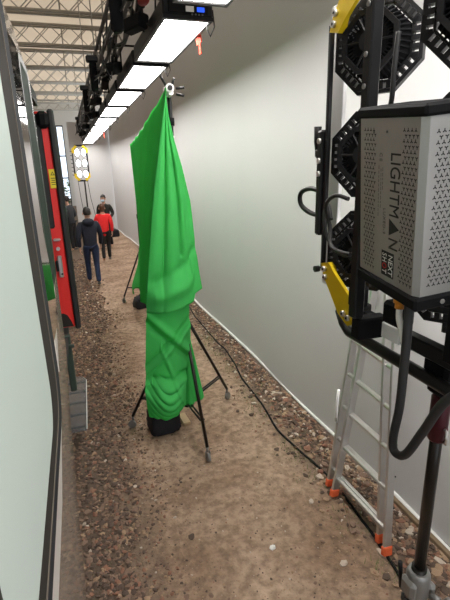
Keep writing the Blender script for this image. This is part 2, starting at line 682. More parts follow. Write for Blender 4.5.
# ---------------------------------------------------------------- train carriage on the left
BX = -0.16
train = thing('train_carriage', 'grey train carriage with open red door along the left edge', 'train', (-1.5, 2.0, 0))
TO = Vector((-1.5, 2.0, 0))


def tl(mbuild, name, mats, parent=None):
    """Links a part given in world coordinates under the carriage (or under one of its parts)."""
    mbuild.v = [(x - TO.x, y - TO.y, z - TO.z) for x, y, z in mbuild.v]
    return mbuild.build(name, mats, parent or train)


def body_x(z):
    return float(np.interp(z, [0.55, 0.95, 1.3, 1.62, 3.03, 3.25, 3.45, 3.7, 3.85], [-0.20, -0.158, -0.159, BX, BX, -0.20, -0.32, -0.8, -1.5]))


def body_end(z):
    return float(np.interp(z, [0.55, 0.95, 1.19, 1.47, 1.66, 2.0, 2.1, 3.85], [1.38, 1.54, 1.73, 2.03, 2.41, 2.44, 2.52, 2.52]))


zz = [0.55, 0.7, 0.85, 0.95, 1.05, 1.19, 1.3, 1.4, 1.47, 1.55, 1.62, 1.66, 1.9, 2.2, 2.5, 2.8, 3.03, 3.12, 3.2, 3.25, 3.33, 3.45, 3.56, 3.7, 3.85]
P = []
for z in zz:
    row = []
    e = body_end(z)
    for y in np.linspace(-4, e, 24):
        row.append((body_x(z), y, z))
    row += [(body_x(z) - 0.05, e + 0.01, z), (body_x(z) - 0.4, e + 0.01, z)]
    P.append(row)
P = np.array(P) - np.array(TO)
grid_mesh('body_side', P, m_train, train)
mb = MB()
mb.box((-2.05, -0.85, 2.2), (3.1, 6.3, 3.3))
tl(mb, 'body_core', m_interior)
mb = MB()
mb.box((-2.0, -0.8, 3.86), (1.2, 6.0, 0.12), bev=0.03)
tl(mb, 'roof', m_train)
mb = MB()
mb.box((-1.7, 0.3, 0.45), (2.4, 7.6, 0.4))
for y in (-1.5, 3.6):
    for x in (-0.95, -2.4):
        mb.tube([(x, y, 0.48), (x + 0.12, y, 0.48)], 0.45, 20)
tl(mb, 'underframe', m_blackmat)

# big pale window with its rubber surround
GX = BX + 0.004


def rrect(y0, y1, z0, z1, r, n=6):
    pts = []
    for (cy, cz, a0) in ((y1 - r, z1 - r, 0), (y0 + r, z1 - r, 90), (y0 + r, z0 + r, 180), (y1 - r, z0 + r, 270)):
        for k in range(n + 1):
            a = R(a0 + 90 * k / n)
            pts.append((cy + r * math.cos(a), cz + r * math.sin(a)))
    return pts


wz0, wz1, wy0, wy1 = 1.70, 3.22, 0.36, 1.79


def win_ring(outer, inner, ro, ri, x, t, m, name, parent=None):
    b = MB()
    b.ring(rrect(*outer, ro), rrect(*inner, ri), (x, 0, 0), (0, 1, 0), (0, 0, 1), (1, 0, 0), t)
    return tl(b, name, m, parent)


b = MB()
b.prism(rrect(.48, 1.44, 1.80, 3.12, .12), (BX - .004, 0, 0), (0, 1, 0), (0, 0, 1), (1, 0, 0), 0.006)
wframe = win_ring((.42, 1.61, 1.755, 3.17), (.52, 1.40, 1.83, 3.09), .15, .12, BX - 0.002, 0.0045, m_gasket, 'window_frame')
tag(wframe, 'wide grey rubber surround of the pale window')
glass_o = tl(b, 'window_glass', m_glasspale, wframe)
win_ring((.28, 1.735, 1.70, 3.22), (.425, 1.605, 1.76, 3.165), .19, .145, BX - 0.002, 0.006, m_gasket2, 'outer_seal', wframe)
win_ring((.415, 1.614, 1.753, 3.172), (.43, 1.602, 1.761, 3.164), .15, .14, BX - 0.002, 0.0066, m_seam, 'sealant_bead', wframe)
# white livery band under the window
b = MB()
b.prism([(-3.5, 1.60), (1.25, 1.60), (1.42, 1.645), (1.60, 1.69), (-3.5, 1.69)], (BX - 0.01, 0, 0), (0, 1, 0), (0, 0, 1), (1, 0, 0), 0.0115)
tag(tl(b, 'livery_band', m_trainwhite), 'white livery band')
# white sweep beyond the window
b = MB()
b.prism([(1.80, 1.94), (2.10, 2.10), (2.30, 2.10), (1.98, 1.93), (1.80, 1.80)], (BX - 0.004, 0, 0), (0, 1, 0), (0, 0, 1), (1, 0, 0), 0.0055)
tag(tl(b, 'livery_sweep', m_trainwhite), 'white livery sweep')
# glossy dark pocket panel and the door-edge window
# it stands a few degrees proud of the body at its far edge, as does the door edge beyond it
b = MB()
zs_ = [1.95, 2.05, 2.12, 2.18, 2.22, 2.26, 2.30, 2.36, 2.6, 3.04]
for k, z in enumerate(zs_):
    pa = R(float(np.interp(z, [2.15, 2.34], [5.6, 1.7])))
    b.v += [(BX + .002, 1.742, z), (BX + .002 + .225 * math.tan(pa) * (.62 if z < 2.3 else .6), 1.967, z + .03 * (z < 2))]
for k in range(len(zs_) - 1):
    b.f.append((2 * k, 2 * k + 1, 2 * k + 3, 2 * k + 2))
    b.m.append(0)
    b.sm.append(True)
tag(tl(b, 'pocket_panel', m_darkglass), 'glossy dark panel that mirrors the path')
b = MB()
po = rrect(1.974, 2.39, 2.09, 3.04, 0.08)
pi_ = rrect(2.005, 2.33, 2.12, 3.01, 0.06)
b.ring(po, pi_, (BX - .004, 0, 0), (0, 1, 0), (0, 0, 1), (1, 0, 0), .0110)
dw = tl(b, 'door_edge_window', m_black)
b = MB()
b.prism(pi_, (BX - .003, 0, 0), (0, 1, 0), (0, 0, 1), (1, 0, 0), .0090)
tl(b, 'pane', m_greenglass, dw)
# doorway interior
b = MB()
b.box((-0.98, 3.45, 2.4), (0.05, 2.2, 2.9))
b.box((-0.62, 3.45, 1.07), (0.75, 2.2, 0.06))
b.box((-0.60, 3.45, 3.2), (0.70, 2.2, 0.10))
b.box((-1.9, 4.62, 2.4), (1.9, 0.06, 2.9))
tl(b, 'doorway_lining', m_interior)
# red door leaf, swung out square to the carriage
DY = 4.40
b = MB()
b.box((-0.425, DY, 2.10), (0.50, 0.045, 1.98), bev=0.012)
door = tl(b, 'door', m_red)
tag(door, 'open red door leaf')
b = MB()
b.box((-0.148, DY - 0.005, 2.10), (0.056, 0.085, 2.02), bev=0.016)
tag(tl(b, 'rubber_edge', m_rubber, door), 'thick black rubber edge')
b = MB()
b.box((-0.29, DY - 0.03, 2.58), (0.11, 0.03, 0.98), bev=0.014)
tl(b, 'inner_seal', m_rubber, door)
b = MB()
b.box((-0.215, DY - 0.045, 3.02), (0.10, 0.09, 0.14), bev=0.03)
tl(b, 'hinge_cover', m_blackmat, door)
b = MB()
b.box((-0.195, DY - 0.027, 2.53), (0.062, 0.006, 0.165), bev=0.002)
stk = tl(b, 'warning_sticker', m_yellow, door)
stk.data.materials.append(m_print)
# pictogram and lines of the sticker
b = MB()
b.ring([(-0.018, 0.03), (0.018, 0.03), (0, 0.062)], [(-0.010, 0.036), (0.010, 0.036), (0, 0.052)], (-0.195, DY - 0.0305, 2.53), (1, 0, 0), (0, 0, 1), (0, 1, 0), 0.002)
for k in range(4):
    b.box((-0.195, DY - 0.030, 2.535 - 0.018 * k), (0.040 - 0.006 * (k % 2), 0.002, 0.006))
o = tl(b, 'pictogram', m_print, door)
b = MB()
b.box((-0.235, DY - 0.04, 1.985), (0.065, 0.05, 0.022), bev=0.008)
tl(b, 'latch', m_alu, door)
b = MB()
b.tube([(-0.235, DY - 0.06, 1.90), (-0.235, DY - 0.02, 1.90)], 0.017, 10)
tl(b, 'lock_barrel', m_alu, door)
b = MB()
b.box((-0.235, DY - 0.035, 1.73), (0.040, 0.03, 0.21), bev=0.008)
b.box((-0.262, DY - 0.045, 1.74), (0.020, 0.045, 0.10), bev=0.004, mi=1)
b.tube([(-0.228, DY - 0.053, 1.66), (-0.228, DY - 0.045, 1.66)], 0.010, 8, mi=1)
tl(b, 'strike_plate', [m_alu, m_black], door)
b = MB()
b.prism([(-0.10, 0), (0.045, 0), (0.03, 0.05), (0.0, 0.115), (-0.03, 0.135), (-0.10, 0.14)], (-0.235, DY - 0.034, 1.125), (1, 0, 0), (0, 0, 1), (0, 1, 0), 0.012)
tl(b, 'kick_recess', m_gasket, door)
# hanger strut and clear step sheet under the doorway
b = MB()
b.box((-0.255, 4.15, 0.83), (0.06, 0.07, 0.58), bev=0.01)
b.box((-0.222, 4.10, 1.02), (0.05, 0.03, 0.03), bev=0.004)
tl(b, 'hanger_strut', m_olive)
b = MB()
b.prism([(-0.42, 3.82), (-0.175, 3.82), (-0.155, 4.86), (-0.19, 4.94), (-0.25, 4.97), (-0.42, 4.97)], (0, 0, 0.27), (1, 0, 0), (0, 1, 0), (0, 0, 1), 0.03)
step = tl(b, 'step', m_clear)
tag(step, 'clear scratched plastic step under the doorway')
for k in range(5):
    b = MB()
    b.box((-0.29, 3.90 + 0.24 * k, 0.262), (0.25, 0.035, 0.015), bev=0.003)
    tl(b, 'step_rib', m_gasket2, step)
b = MB()
b.tube([(-0.172, 3.82, 0.29), (-0.155, 4.86, 0.29), (-0.19, 4.94, 0.29)], 0.005, 6)
tl(b, 'step_edge', m_white, step)
b = MB()
for y in (3.95, 4.85):
    b.tube([(-0.38, y, 0.29), (-0.45, y, 0.62)], 0.014, 8)
tl(b, 'step_bracket', m_blackmat, step)
# parts of the part were built in carriage space already

# ---------------------------------------------------------------- overhead LED panels
PY0 = [4.1 + 1.77 * i + (-.09 if i < 0 else .05 if i == 0 else 0) for i in range(-3, 9)]
PL, PW = 1.48, 0.385


def make_panel():
    t = thing('led_panel', 'first', 'light')
    b = MB()
    b.box((0, 0, 0.10), (PW + 0.05, PL + 0.09, 0.14), bev=0.015)
    b.box((0, 0, 0.19), (PW * 0.7, PL * 0.8, 0.06), bev=0.01)
    b.build('housing', m_black, t)
    b = MB()
    b.ring([(-PW / 2 - .025, -PL / 2 - .045), (PW / 2 + .025, -PL / 2 - .045), (PW / 2 + .025, PL / 2 + .045), (-PW / 2 - .025, PL / 2 + .045)],
           [(-PW / 2, -PL / 2), (PW / 2, -PL / 2), (PW / 2, PL / 2), (-PW / 2, PL / 2)], (0, 0, 0.005), (1, 0, 0), (0, 1, 0), (0, 0, 1), 0.03)
    b.build('bezel', m_black, t)
    b = MB()
    b.box((0, 0, 0.024), (PW, PL, 0.012))
    b.build('diffuser', m_panel, t)
    b = MB()
    b.box((0.0, -PL / 2 - 0.05, 0.10), (PW * 0.9, 0.012, 0.10), bev=0.004)
    e = b.build('end_plate', m_blackmat, t)
    b = MB()
    b.box((0.01, -PL / 2 - 0.060, 0.080), (0.07, 0.008, 0.042), bev=0.002)
    b.build('paper_label', m_white, e)
    b = MB()
    b.box((0.105, -PL / 2 - 0.060, 0.080), (0.065, 0.008, 0.035), bev=0.002)
    b.build('display', m_blue, e)
    for k in range(4):
        b = MB()
        b.box((0.03 + 0.03 * k, -PL / 2 - 0.058, 0.043), (0.014, 0.008, 0.012), bev=0.002)
        b.build('button', m_printgrey, e)
    b = MB()
    for sx in (-1, 1):
        x = sx * (PW / 2 + 0.045)
        b.tube([(x, 0.0, 0.10), (x, 0.0, 0.40)], 0.012, 6)
    b.tube([(-PW / 2 - 0.045, 0, 0.40), (PW / 2 + 0.045, 0, 0.40)], 0.014, 6)
    b.build('yoke', m_black, t)
    b = MB()
    b.tube([(-PW / 2 - 0.12, 0, 0.40), (-PW / 2 - 0.02, 0, 0.40)], 0.022, 8)
    b.box((-PW / 2 - 0.16, 0, 0.42), (0.09, 0.06, 0.13), bev=0.012)
    b.build('clamp', m_black, t)
    b = MB()
    y = -PL / 2 - .02
    b.tube([(PW / 2 + .03, y, .10), (PW / 2 + .05, y + .02, -.02), (PW / 2 + .02, y + .05, -.09), (PW / 2 - .0, y + .08, -.02), (PW / 2 + .02, y + .10, .06)], 0.007, 6)
    b.build('cable_loop', m_rubber, t)
    return t


pan = make_panel()
plabels = ['LED panel above and behind the camera, farthest back in the row',
           'LED panel directly above the camera, out of the picture',
           'bright LED panel cut off by the top edge of the picture',
           'bright overhead LED panel with an orange ribbon on its right edge',
           'overhead LED panel just beyond the one with the orange ribbon',
           'overhead LED panel third in line beyond the cut-off one',
           'overhead LED panel fourth in line beyond the cut-off one',
           'overhead LED panel fifth in line beyond the cut-off one',
           'overhead LED panel sixth in line beyond the cut-off one',
           'overhead LED panel seventh in line beyond the cut-off one',
           'overhead LED panel next to last before the back wall',
           'overhead LED panel farthest down the row, by the back wall']
pxc = lambda y: 1.035 - 0.028 * (y - 4.8)
pzc = lambda y: 3.78 - 0.0107 * (y - 4.0)
for i, y0 in enumerate(PY0):
    t = pan if i == 0 else dup(pan)
    yc = y0 + PL / 2
    t.location = (pxc(yc), yc, pzc(yc))
    t.rotation_euler = (-0.0107, 0, 0.028)
    tag(t, plabels[i], 'light', 'overhead LED panels')

# orange ribbons
for (y, lab) in ((PY0[3] + 0.42, 'orange ribbon dangling from the second LED panel'), (PY0[9] + 0.2, 'small red ribbon dangling far down the row of LED panels')):
    x = pxc(y) + PW / 2 + 0.03
    b = MB()
    b.prism([(-.02, 0), (.025, 0), (.03, -.06), (.015, -.07), (.02, -.16), (-.002, -.165), (-.005, -.08), (-.03, -.085), (-.035, -.03)], (x, y, pzc(y) + .02), (0.6, -0.8, 0), (0, 0, 1), (0.8, 0.6, 0), 0.012)
    tag(recenter(b.build('ribbon', m_tag)), lab, 'ribbon')
b = MB()
b.ball((0.70, 4.2, 3.93), (.05, .11, .035))
b.tube([(.70, 4.28, 3.94), (.66, 4.36, 4.02), (.62, 4.40, 4.08)], 0.02, 6)
tag(recenter(b.build('strap', mat('dark_red_strap', (.25, .02, .02), .7))), 'dark red strap tied to the lighting truss', 'strap')

# lighting truss carrying the panels
lt = thing('lighting_truss', 'dark lattice lighting truss carrying the LED panels', 'truss', (0.84, 2.0, 4.22))
LY0, LY1 = -2.0, 17.6
for (x, z) in ((-.11, 0), (.11, 0), (-.11, .24), (.11, .24)):
    b = MB()
    b.tube([(x, LY0, z), (x - 0.5, LY1, z - .19)], 0.025, 8)
    b.build('chord', m_rig, lt)
bw = MB()
bw.tube([(0, -.25, -.12), (0, .25, .12)], 0.013, 5)
bwm = bw.mesh('web', m_rig)
k = 0
y = LY0 + .25
while y < LY1 - .2:
    dx = -0.5 * (y - LY0) / (LY1 - LY0)
    for x in (-.11, .11):
        w = link('web', bwm, lt, (x + dx, y, .12 + dx * .38))
        w.scale = (1, 1 if k % 2 else -1, 1)
    k += 1
    y += 0.5
# cables and clutter on the truss
CL = ['thick black cable swagged lowest along the lighting truss', 'black cable looped along the left side of the lighting truss',
      'thin black cable wound along the top of the lighting truss', 'black cable swagged between panels and lighting truss',
      'thin black cable hanging in loose loops under the lighting truss']
for j in range(5):
    b = MB()
    pts = []
    for q in range(64):
        yy = 2.2 + q * 0.25
        sag = (0.10 + .03 * (j % 2)) * abs(math.sin(yy * (1.1 + 0.27 * j) + j * 1.3))
        pts.append((0.60 + 0.045 * j - 0.026 * (yy - 2.2) + 0.03 * math.sin(yy * 2 + j), yy, 4.09 + 0.05 * (j % 3) - sag - .011 * yy))
    b.tube(pts, 0.009 + 0.003 * (j % 3), 5)
    tag(recenter(b.build('cable', m_rubber)), CL[j], 'cable', 'cables on the lighting truss')
gb = None
for q in range(9):
    yy = 3.2 + 1.6 * q
    if gb is None:
        gb = thing('power_supply', 'black power supply unit clamped beside the LED panel truss', 'power supply', group='power supplies on the truss')
        b = MB()
        b.box((0, 0, 0), (0.11, 0.30, 0.13), bev=0.015)
        b.build('case', m_blackmat, gb)
        b = MB()
        b.tube([(0, -.05, .06), (0, -.05, .13), (0.04, -.05, .16)], 0.02, 7)
        b.tube([(0, .08, .06), (0, .08, .13), (-0.03, .08, .16)], 0.02, 7)
        b.build('hook_clamp', m_black, gb)
        b = MB()
        b.tube([(0.03, -.15, -.02), (.06, -.24, -.08), (.02, -.30, .02), (-.02, -.34, .12)], 0.009, 5)
        b.build('cable_tail', m_rubber, gb)
        t = gb
    else:
        t = dup(gb)
    t.location = (0.80 - 0.027 * yy + 0.04 * (q % 2), yy, 4.03 - 0.06 * (q % 3) - .011 * yy)
    t.rotation_euler = (0.3 * (q % 3 - 1), 0.2, 0.5 * math.sin(q * 2.1))
    t['label'] = 'black power supply unit clamped along the LED panel truss, %s from the near end' % ORD[q]

# black chain hoists hanging on the left of the truss
hl = ['black chain hoist nearest the camera, cut by the top edge', 'black chain hoist second along the truss with a wide top bracket',
      'black chain hoist third along the truss', 'black chain hoist farthest along the truss']
h0 = None
for i, (x, y) in enumerate(((.515, 4.6), (.455, 7.93), (.395, 10.6), (.30, 16.6))):
    if h0 is None:
        h0 = thing('chain_hoist', '', 'hoist', group='hoists on the truss')
        b = MB()
        b.tube([(0, 0, 0), (0, 0, .03), (0, 0, .40), (0, 0, .43)], [.035, .06, .06, .05], 12)
        b.build('chain_bag', m_blackmat, h0)
        b = MB()
        b.box((0.04, 0, .47), (.28, .12, .10), bev=.02)
        b.build('motor', m_black, h0)
        b = MB()
        b.tube([(0.05, 0, .5), (0.05, 0, 2.65)], 0.009, 6)
        b.build('chain', m_truss, h0)
        t = h0
    else:
        t = dup(h0)
    t.location = (x, y, 3.78)
    tag(t, hl[i], 'hoist')

# ---------------------------------------------------------------- green cloth on rolling stands
zt = np.array([3.18, 2.74, 2.42, 1.89, 1.48, 1.38])
xnl = np.array([0.746, 0.658, 0.594, 0.512, 0.461, 0.452])


def xl(z):
    return np.interp(-z, -zt, xnl)


def xr(z):
    return np.interp(-z, [-3.2, -3.147, -3.0, -2.812, -2.6, -2.328, -1.894, -1.52], [0.742, 0.748, 0.762, 0.795, .85, 0.904, 0.936, 0.976])


cloth = thing('green_cloth', 'bright green chroma cloth draped over the rolling stands', 'cloth', (0.7, 3.75, 0))
CO = np.array([0.7, 3.75, 0])


def cloth_part(name, P):
    o = grid_mesh(name, P - CO, m_green, cloth)
    md = o.modifiers.new('thickness', 'SOLIDIFY')
    md.thickness = 0.004
    md.offset = 0
    return o


# long panel from the near stand back to the far one
ns, nz = 120, 70
Sg, Tg = np.meshgrid(np.linspace(0, 1, ns), np.linspace(0, 1, nz))
ztop = 3.19 + (2.995 - 3.19) * Sg - 0.05 * np.sin(PI * Sg) + 0.015 * np.sin(Sg * 40) * Sg * (1 - Sg) * 4
zbot = np.interp(Sg, [0, .1, .5, .85, 1], [1.42, 1.32, .98, .60, .30])
Zg = ztop + (zbot - ztop) * Tg
Yg = 3.70 + 4.5 * Sg
xfar = np.interp(-Zg, [-3.2, -2.99, -2.23, -1.33, -0.9, -0.53, -0.2], [.95, .957, .978, 1.0, .93, .79, .80])
Xg = xl(Zg) * (1 - Sg) + xfar * Sg
Xg = Xg + 0.035 * np.sin(Sg * 17 + 1.5 * Tg) * (0.15 + Tg) * np.minimum(1, Sg * 6) * np.minimum(1, (1 - Sg) * 8)
Xg += 0.012 * np.sin(Sg * 41 + 3 * Tg) * Tg * np.minimum(1, Sg * 6)
cloth_part('long_panel', np.stack([Xg, Yg, Zg], -1))

# front drape wrapped round the near stand
ns, nz = 90, 90
Sg, Tg = np.meshgrid(np.linspace(0, 1, ns), np.linspace(0, 1, nz))
zh = np.interp(Sg, [0, .3, .6, .80, .84, 1.0], [1.385, 1.39, 1.42, 1.45, 1.515, 1.54])
Zg = 3.195 + (zh - 3.195) * Tg
Xg = xl(Zg) + (xr(Zg) - xl(Zg)) * Sg


def crease(s, c, w):
    return np.exp(-((s - c) / w) ** 2)


fold = (0.5 * crease(Sg, .10, .10) - 1.0 * crease(Sg, 0.36 - 0.10 * Tg, .035) + .55 * crease(Sg, .47 - .06 * Tg, .09)
        - 0.75 * crease(Sg, 0.66 - .04 * Tg, .03) * (Tg < .75) + .7 * crease(Sg, .74, .06) - .35 * crease(Sg, .90, .04))
Yg = 3.70 - 0.045 * fold * np.minimum(1, .25 + Tg * .9) * (1 - .75 * np.clip((Tg - .55) / .4, 0, 1)) + 0.05 * Sg
Yg -= 0.12 * np.sin(PI * np.clip(Sg, 0, 1)) * Tg ** 1.5
Yg -= 0.020 * (vnoise(Sg * 5 + 3 * Tg, Tg * 9 + 2 * Sg, 11) - .5) * (.3 + Tg)
# the loose slack rolled along the lower hem
roll = np.exp(-((Tg - (0.93 - 0.05 * Sg)) / 0.035) ** 2) * (Sg < .86) - 0.7 * np.exp(-((Tg - (0.86 - 0.09 * Sg)) / 0.03) ** 2)
Yg -= 0.040 * roll * np.minimum(1, Sg * 8)
cloth_part('front_drape', np.stack([Xg, Yg, Zg], -1))

# lower drape: flat upper part with slanting creases, gathered bundle below
Sg, Tg = np.meshgrid(np.linspace(0, 1, 70), np.linspace(0, 1, 170))
zb = np.interp(Sg, [0, .4, .75, 1], [.375, .345, .36, .47])
Zg = 1.56 + (zb - 1.56) * Tg
lx = np.interp(-Zg, [-1.56, -1.07, -.74, -.66, -.5, -.34], [.47, .425, .395, .375, .38, .40])
rx = np.interp(-Zg, [-1.56, -1.1, -.78, -.64, -.36], [.84, .84, .79, .76, .74])
Xg = lx + (rx - lx) * Sg
Yg = 3.73 - 0.06 * np.sin(PI * Sg)
d1 = Zg - (1.36 - 0.40 * Sg)
d2 = Zg - (0.80 + 0.42 * Sg)
d3 = Zg - (1.05 - 0.9 * (Sg - .3))
Yg -= 0.035 * np.exp(-(d1 / .05) ** 2) - 0.03 * np.exp(-((d1 + .07) / .04) ** 2)
Yg -= 0.035 * np.exp(-(d2 / .045) ** 2) - 0.03 * np.exp(-((d2 - .06) / .04) ** 2)
Yg -= 0.02 * np.exp(-(d3 / .04) ** 2) * (Sg > .3)
low = 1 / (1 + np.exp((Zg - (.72 + .05 * np.sin(3 * Sg))) / .012))
bul = np.clip((.74 - Zg) / .38, 0, 1)
Yg += 0.05 * np.exp(-((Zg - .745) / .03) ** 2) * (Sg > .15)
Yg -= low * (0.05 + 0.13 * np.sin(PI * np.clip(bul, 0, 1)) * np.sin(PI * np.clip(Sg * .9 + .08, 0, 1)))
ph = 72 * (Zg + 0.28 * Sg + .10 * np.sin(4 * Sg))
Yg -= low * 0.020 * (np.abs(np.sin(ph / 2)) ** .6 * 2 - 1) * np.sin(PI * np.clip(Sg * .94 + .03, 0, 1))
Yg += 0.07 * np.exp(-((Sg - .13) / .10) ** 2 - ((Zg - .66) / .05) ** 2)
cloth_part('lower_drape', np.stack([Xg, Yg, Zg], -1))
# hanging tail at the right of the bundle
Sg, Tg = np.meshgrid(np.linspace(0, 1, 30), np.linspace(0, 1, 60))
Zg = 1.30 + (np.interp(Sg, [0, .4, 1], [.36, .33, .42]) - 1.30) * Tg
Xg = np.interp(Tg, [0, .3, 1], [.78, .74, .72]) * (1 - Sg) + np.interp(Tg, [0, .3, 1], [.84, .85, .955]) * Sg
Yg = 3.80 - 0.02 * np.sin(14 * Sg + 2 * Tg) * Tg - .02 * Sg
cloth_part('tail', np.stack([Xg, Yg, Zg], -1))


def caster(p, parent, d):
    """Wheel, fork and stem under a leg end at p (wheel touching the ground)."""
    x, y = p
    g = float(ground_z(x, y))
    a = Vector((d[0], d[1], 0)).normalized()
    n = Vector((-a.y, a.x, 0))
    b = MB()
    b.tube([(x, y, g + .145), (x, y, g + .095)], 0.013, 8)
    for sg in (-1, 1):
        c = Vector((x, y, g + .068)) + n * .019 * sg + a * .008
        b.box(c, (.03, .005, .07), Matrix.Rotation(math.atan2(a.y, a.x), 3, 'Z'), bev=.002)
    cs = b.build('caster', m_cast, parent)
    b = MB()
    c = Vector((x, y, g + .042)) + a * .014
    b.tube([c - n * .013, c + n * .013], .042, 14)
    b.build('wheel', m_cast, cs)
    return cs


def rolling_stand(name, label, cx, cy, feet, ztop_, col_z):
    t = thing(name, label, 'stand', (0, 0, 0))
    b = MB()
    b.tube([(cx, cy, .34), (cx, cy, 1.75)], .024, 12)
    b.build('mast', m_darkpole, t)
    b = MB()
    b.tube([(cx, cy, 1.70), (cx, cy, 1.78), (cx, cy, 1.785), (cx, cy, ztop_)], [.03, .03, .018, .018], 12)
    b.build('riser', m_black, t)
    b = MB()
    b.tube([(cx, cy, col_z - .06), (cx, cy, col_z + .05)], .042, 12)
    b.build('collar', m_blackmat, t)
    b = MB()
    b.tube([(cx, cy, .31), (cx, cy, .40)], .04, 12)
    b.build('lower_collar', m_blackmat, t)
    for (fx, fy) in feet:
        d = Vector((fx - cx, fy - cy, 0)).normalized()
        b = MB()
        b.tube([Vector((cx, cy, col_z)) + d * .03, (fx, fy, .14 + float(ground_z(fx, fy)))], .016, 10)
        lg = b.build('leg', m_darkpole, t)
        mid = Vector((cx, cy, col_z)) + d * .03
        e = Vector((fx, fy, .14))
        q = mid.lerp(e, .80)
        b = MB()
        off = Vector((-d.y, d.x, 0)) * .015
        b.tube([Vector((cx, cy, .35)) + off, q + off], .010, 8)
        b.tube([Vector((cx, cy, .35)) - off, q - off], .010, 8)
        b.build('brace', m_black, t)
        caster((fx, fy), t, d)
    return t


ns_ = rolling_stand('rolling_stand', 'black wheeled stand under the near end of the green cloth', .80, 3.86,
                    ((.86, 3.37), (1.368, 4.33), (.275, 4.13)), 3.16, 1.27)
# bands and head of the near riser
b = MB()
b.tube([(.80, 3.86, 2.93), (.80, 3.86, 2.99)], .03, 12)
b.build('joint_collar', m_blackmat, ns_)
b = MB()
b.tube([(.80, 3.86, 2.835), (.80, 3.86, 2.85)], .024, 12)
tag(b.build('tape_band', m_white, ns_), 'white tape band')
b = MB()
b.box((.785, 3.82, 3.185), (.06, .10, .075), bev=.015)
b.tube([(.78, 3.72, 3.195), (.785, 3.85, 3.195)], .034, 14)
hd = b.build('clamp', m_white, ns_)
tag(hd, 'white pipe clamp with black handles')
b = MB()
b.tube([(.78, 3.708, 3.195), (.78, 3.72, 3.195)], .020, 12)
b.build('pipe_end', m_black, hd)
for (p, q) in (((.76, 3.78, 3.22), (.715, 3.74, 3.28)), ((.84, 3.78, 3.20), (.905, 3.76, 3.205)), ((.84, 3.78, 3.16), (.90, 3.76, 3.145)), ((.81, 3.8, 3.22), (.83, 3.78, 3.275))):
    b = MB()
    b.tube([p, q], .011, 7)
    b.build('handle', m_black, hd)
fs_ = rolling_stand('rolling_stand', 'black wheeled stand under the far end of the green cloth', 1.02, 8.42,
                    ((.65, 8.74), (1.40, 8.75), (1.03, 7.95)), 3.0, 1.1)
b = MB()
b.tube([(.79, 3.74, 3.165), (1.0, 8.5, 2.97)], .020, 10)
tag(recenter(b.build('crossbar', m_alu)), 'slim metal crossbar holding up the top edge of the green cloth', 'pole')


# ---------------------------------------------------------------- sandbags, block, litter
def sandbag(name, label, c, s, rz, seed):
    n, m = 26, 16
    U, V = np.meshgrid(np.linspace(0, 2 * PI, n), np.linspace(0, PI, m))
    q = 5.0

    def sp(a, e):
        return np.sign(a) * np.abs(a) ** (2 / e)
    x = s[0] / 2 * sp(np.sin(V), q) * sp(np.cos(U), q)
    y = s[1] / 2 * sp(np.sin(V), q) * sp(np.sin(U), q)
    z = s[2] / 2 * sp(np.cos(V), 3.6)
    k = 1 + 0.16 * (vnoise(U * 3 + seed, V * 3, seed) - .5)
    z = z * k - 0.03 * np.abs(x) / s[0] + s[2] / 2
    wr = 0.022 * (vnoise(U * 5 + 9 + V * 2, V * 6, seed + 1) - .5) + .012 * np.sin(14 * V + 5 * np.sin(U))
    z = z + wr * .6
    z = np.maximum(z, 0)
    x = x * k * (1 + wr * 3) * (1 - .12 * z / s[2])
    y = y * k * (1 + wr * 3) * (1 - .12 * z / s[2])
    P = np.stack([x, y, z], -1)
    t = thing(name, label, 'sandbag', c, rz)
    grid_mesh('bag', P, m_blackcloth, t)
    b = MB()
    b.tube([(-s[0] * .2, 0, s[2] * .95), (-s[0] * .12, 0, s[2] * 1.12), (s[0] * .12, 0, s[2] * 1.12), (s[0] * .2, 0, s[2] * .95)], .012, 6)
    b.build('strap', m_blackcloth, t)
    return t


sandbag('sandbag', 'slumped black sandbag under the green bundle on the dirt', (.575, 4.02, float(ground_z(.56, 4.06)) - .008), (.33, .30, .27), .12, 3)
sandbag('sandbag', 'small black sandbag at the foot of the far wheeled stand', (.95, 8.34, float(ground_z(.95, 8.34)) - .008), (.34, .26, .24), .3, 5)
sandbag('sandbag', 'dark blue bag lying by the far foot of the white wall', (1.20, 18.2, 0), (.36, .4, .30), .3, 8)
b = MB()
b.box((0, 0, .022), (.075, .20, .042), bev=.003)
o = b.build('wooden_block', m_tan)
o.location = (.80, 4.07, float(ground_z(.80, 4.07)) - .004)
o.rotation_euler = (0, 0, .10)
tag(o, 'small tan wooden block on the dirt beside the sandbag', 'block')

for (x, y, s, m, nm, lab, cat) in ((1.02, 2.26, .03, m_white, 'paper_scrap', 'white paper scrap in the middle of the dirt path', 'scrap'),
                                   (.28, 2.05, .026, m_white, 'paper_scrap', 'white paper scrap on the dirt near the stony left strip', 'scrap'),
                                   (1.93, 2.23, .05, m_foil, 'foil_ball', 'crumpled shiny foil among stones under the ladder', 'foil')):
    b = MB()
    b.ball((0, 0, s * .4), (s, s * .7, s * .45), 9, 6)
    b.v = [(p[0] * random.uniform(.6, 1.25), p[1] * random.uniform(.6, 1.25), max(0, p[2] * random.uniform(.6, 1.2))) for p in b.v]
    b.sm = [False] * len(b.sm)
    o = b.build(nm, m)
    o.location = (x, y, float(ground_z(x, y)) - .003)
    tag(o, lab, cat)

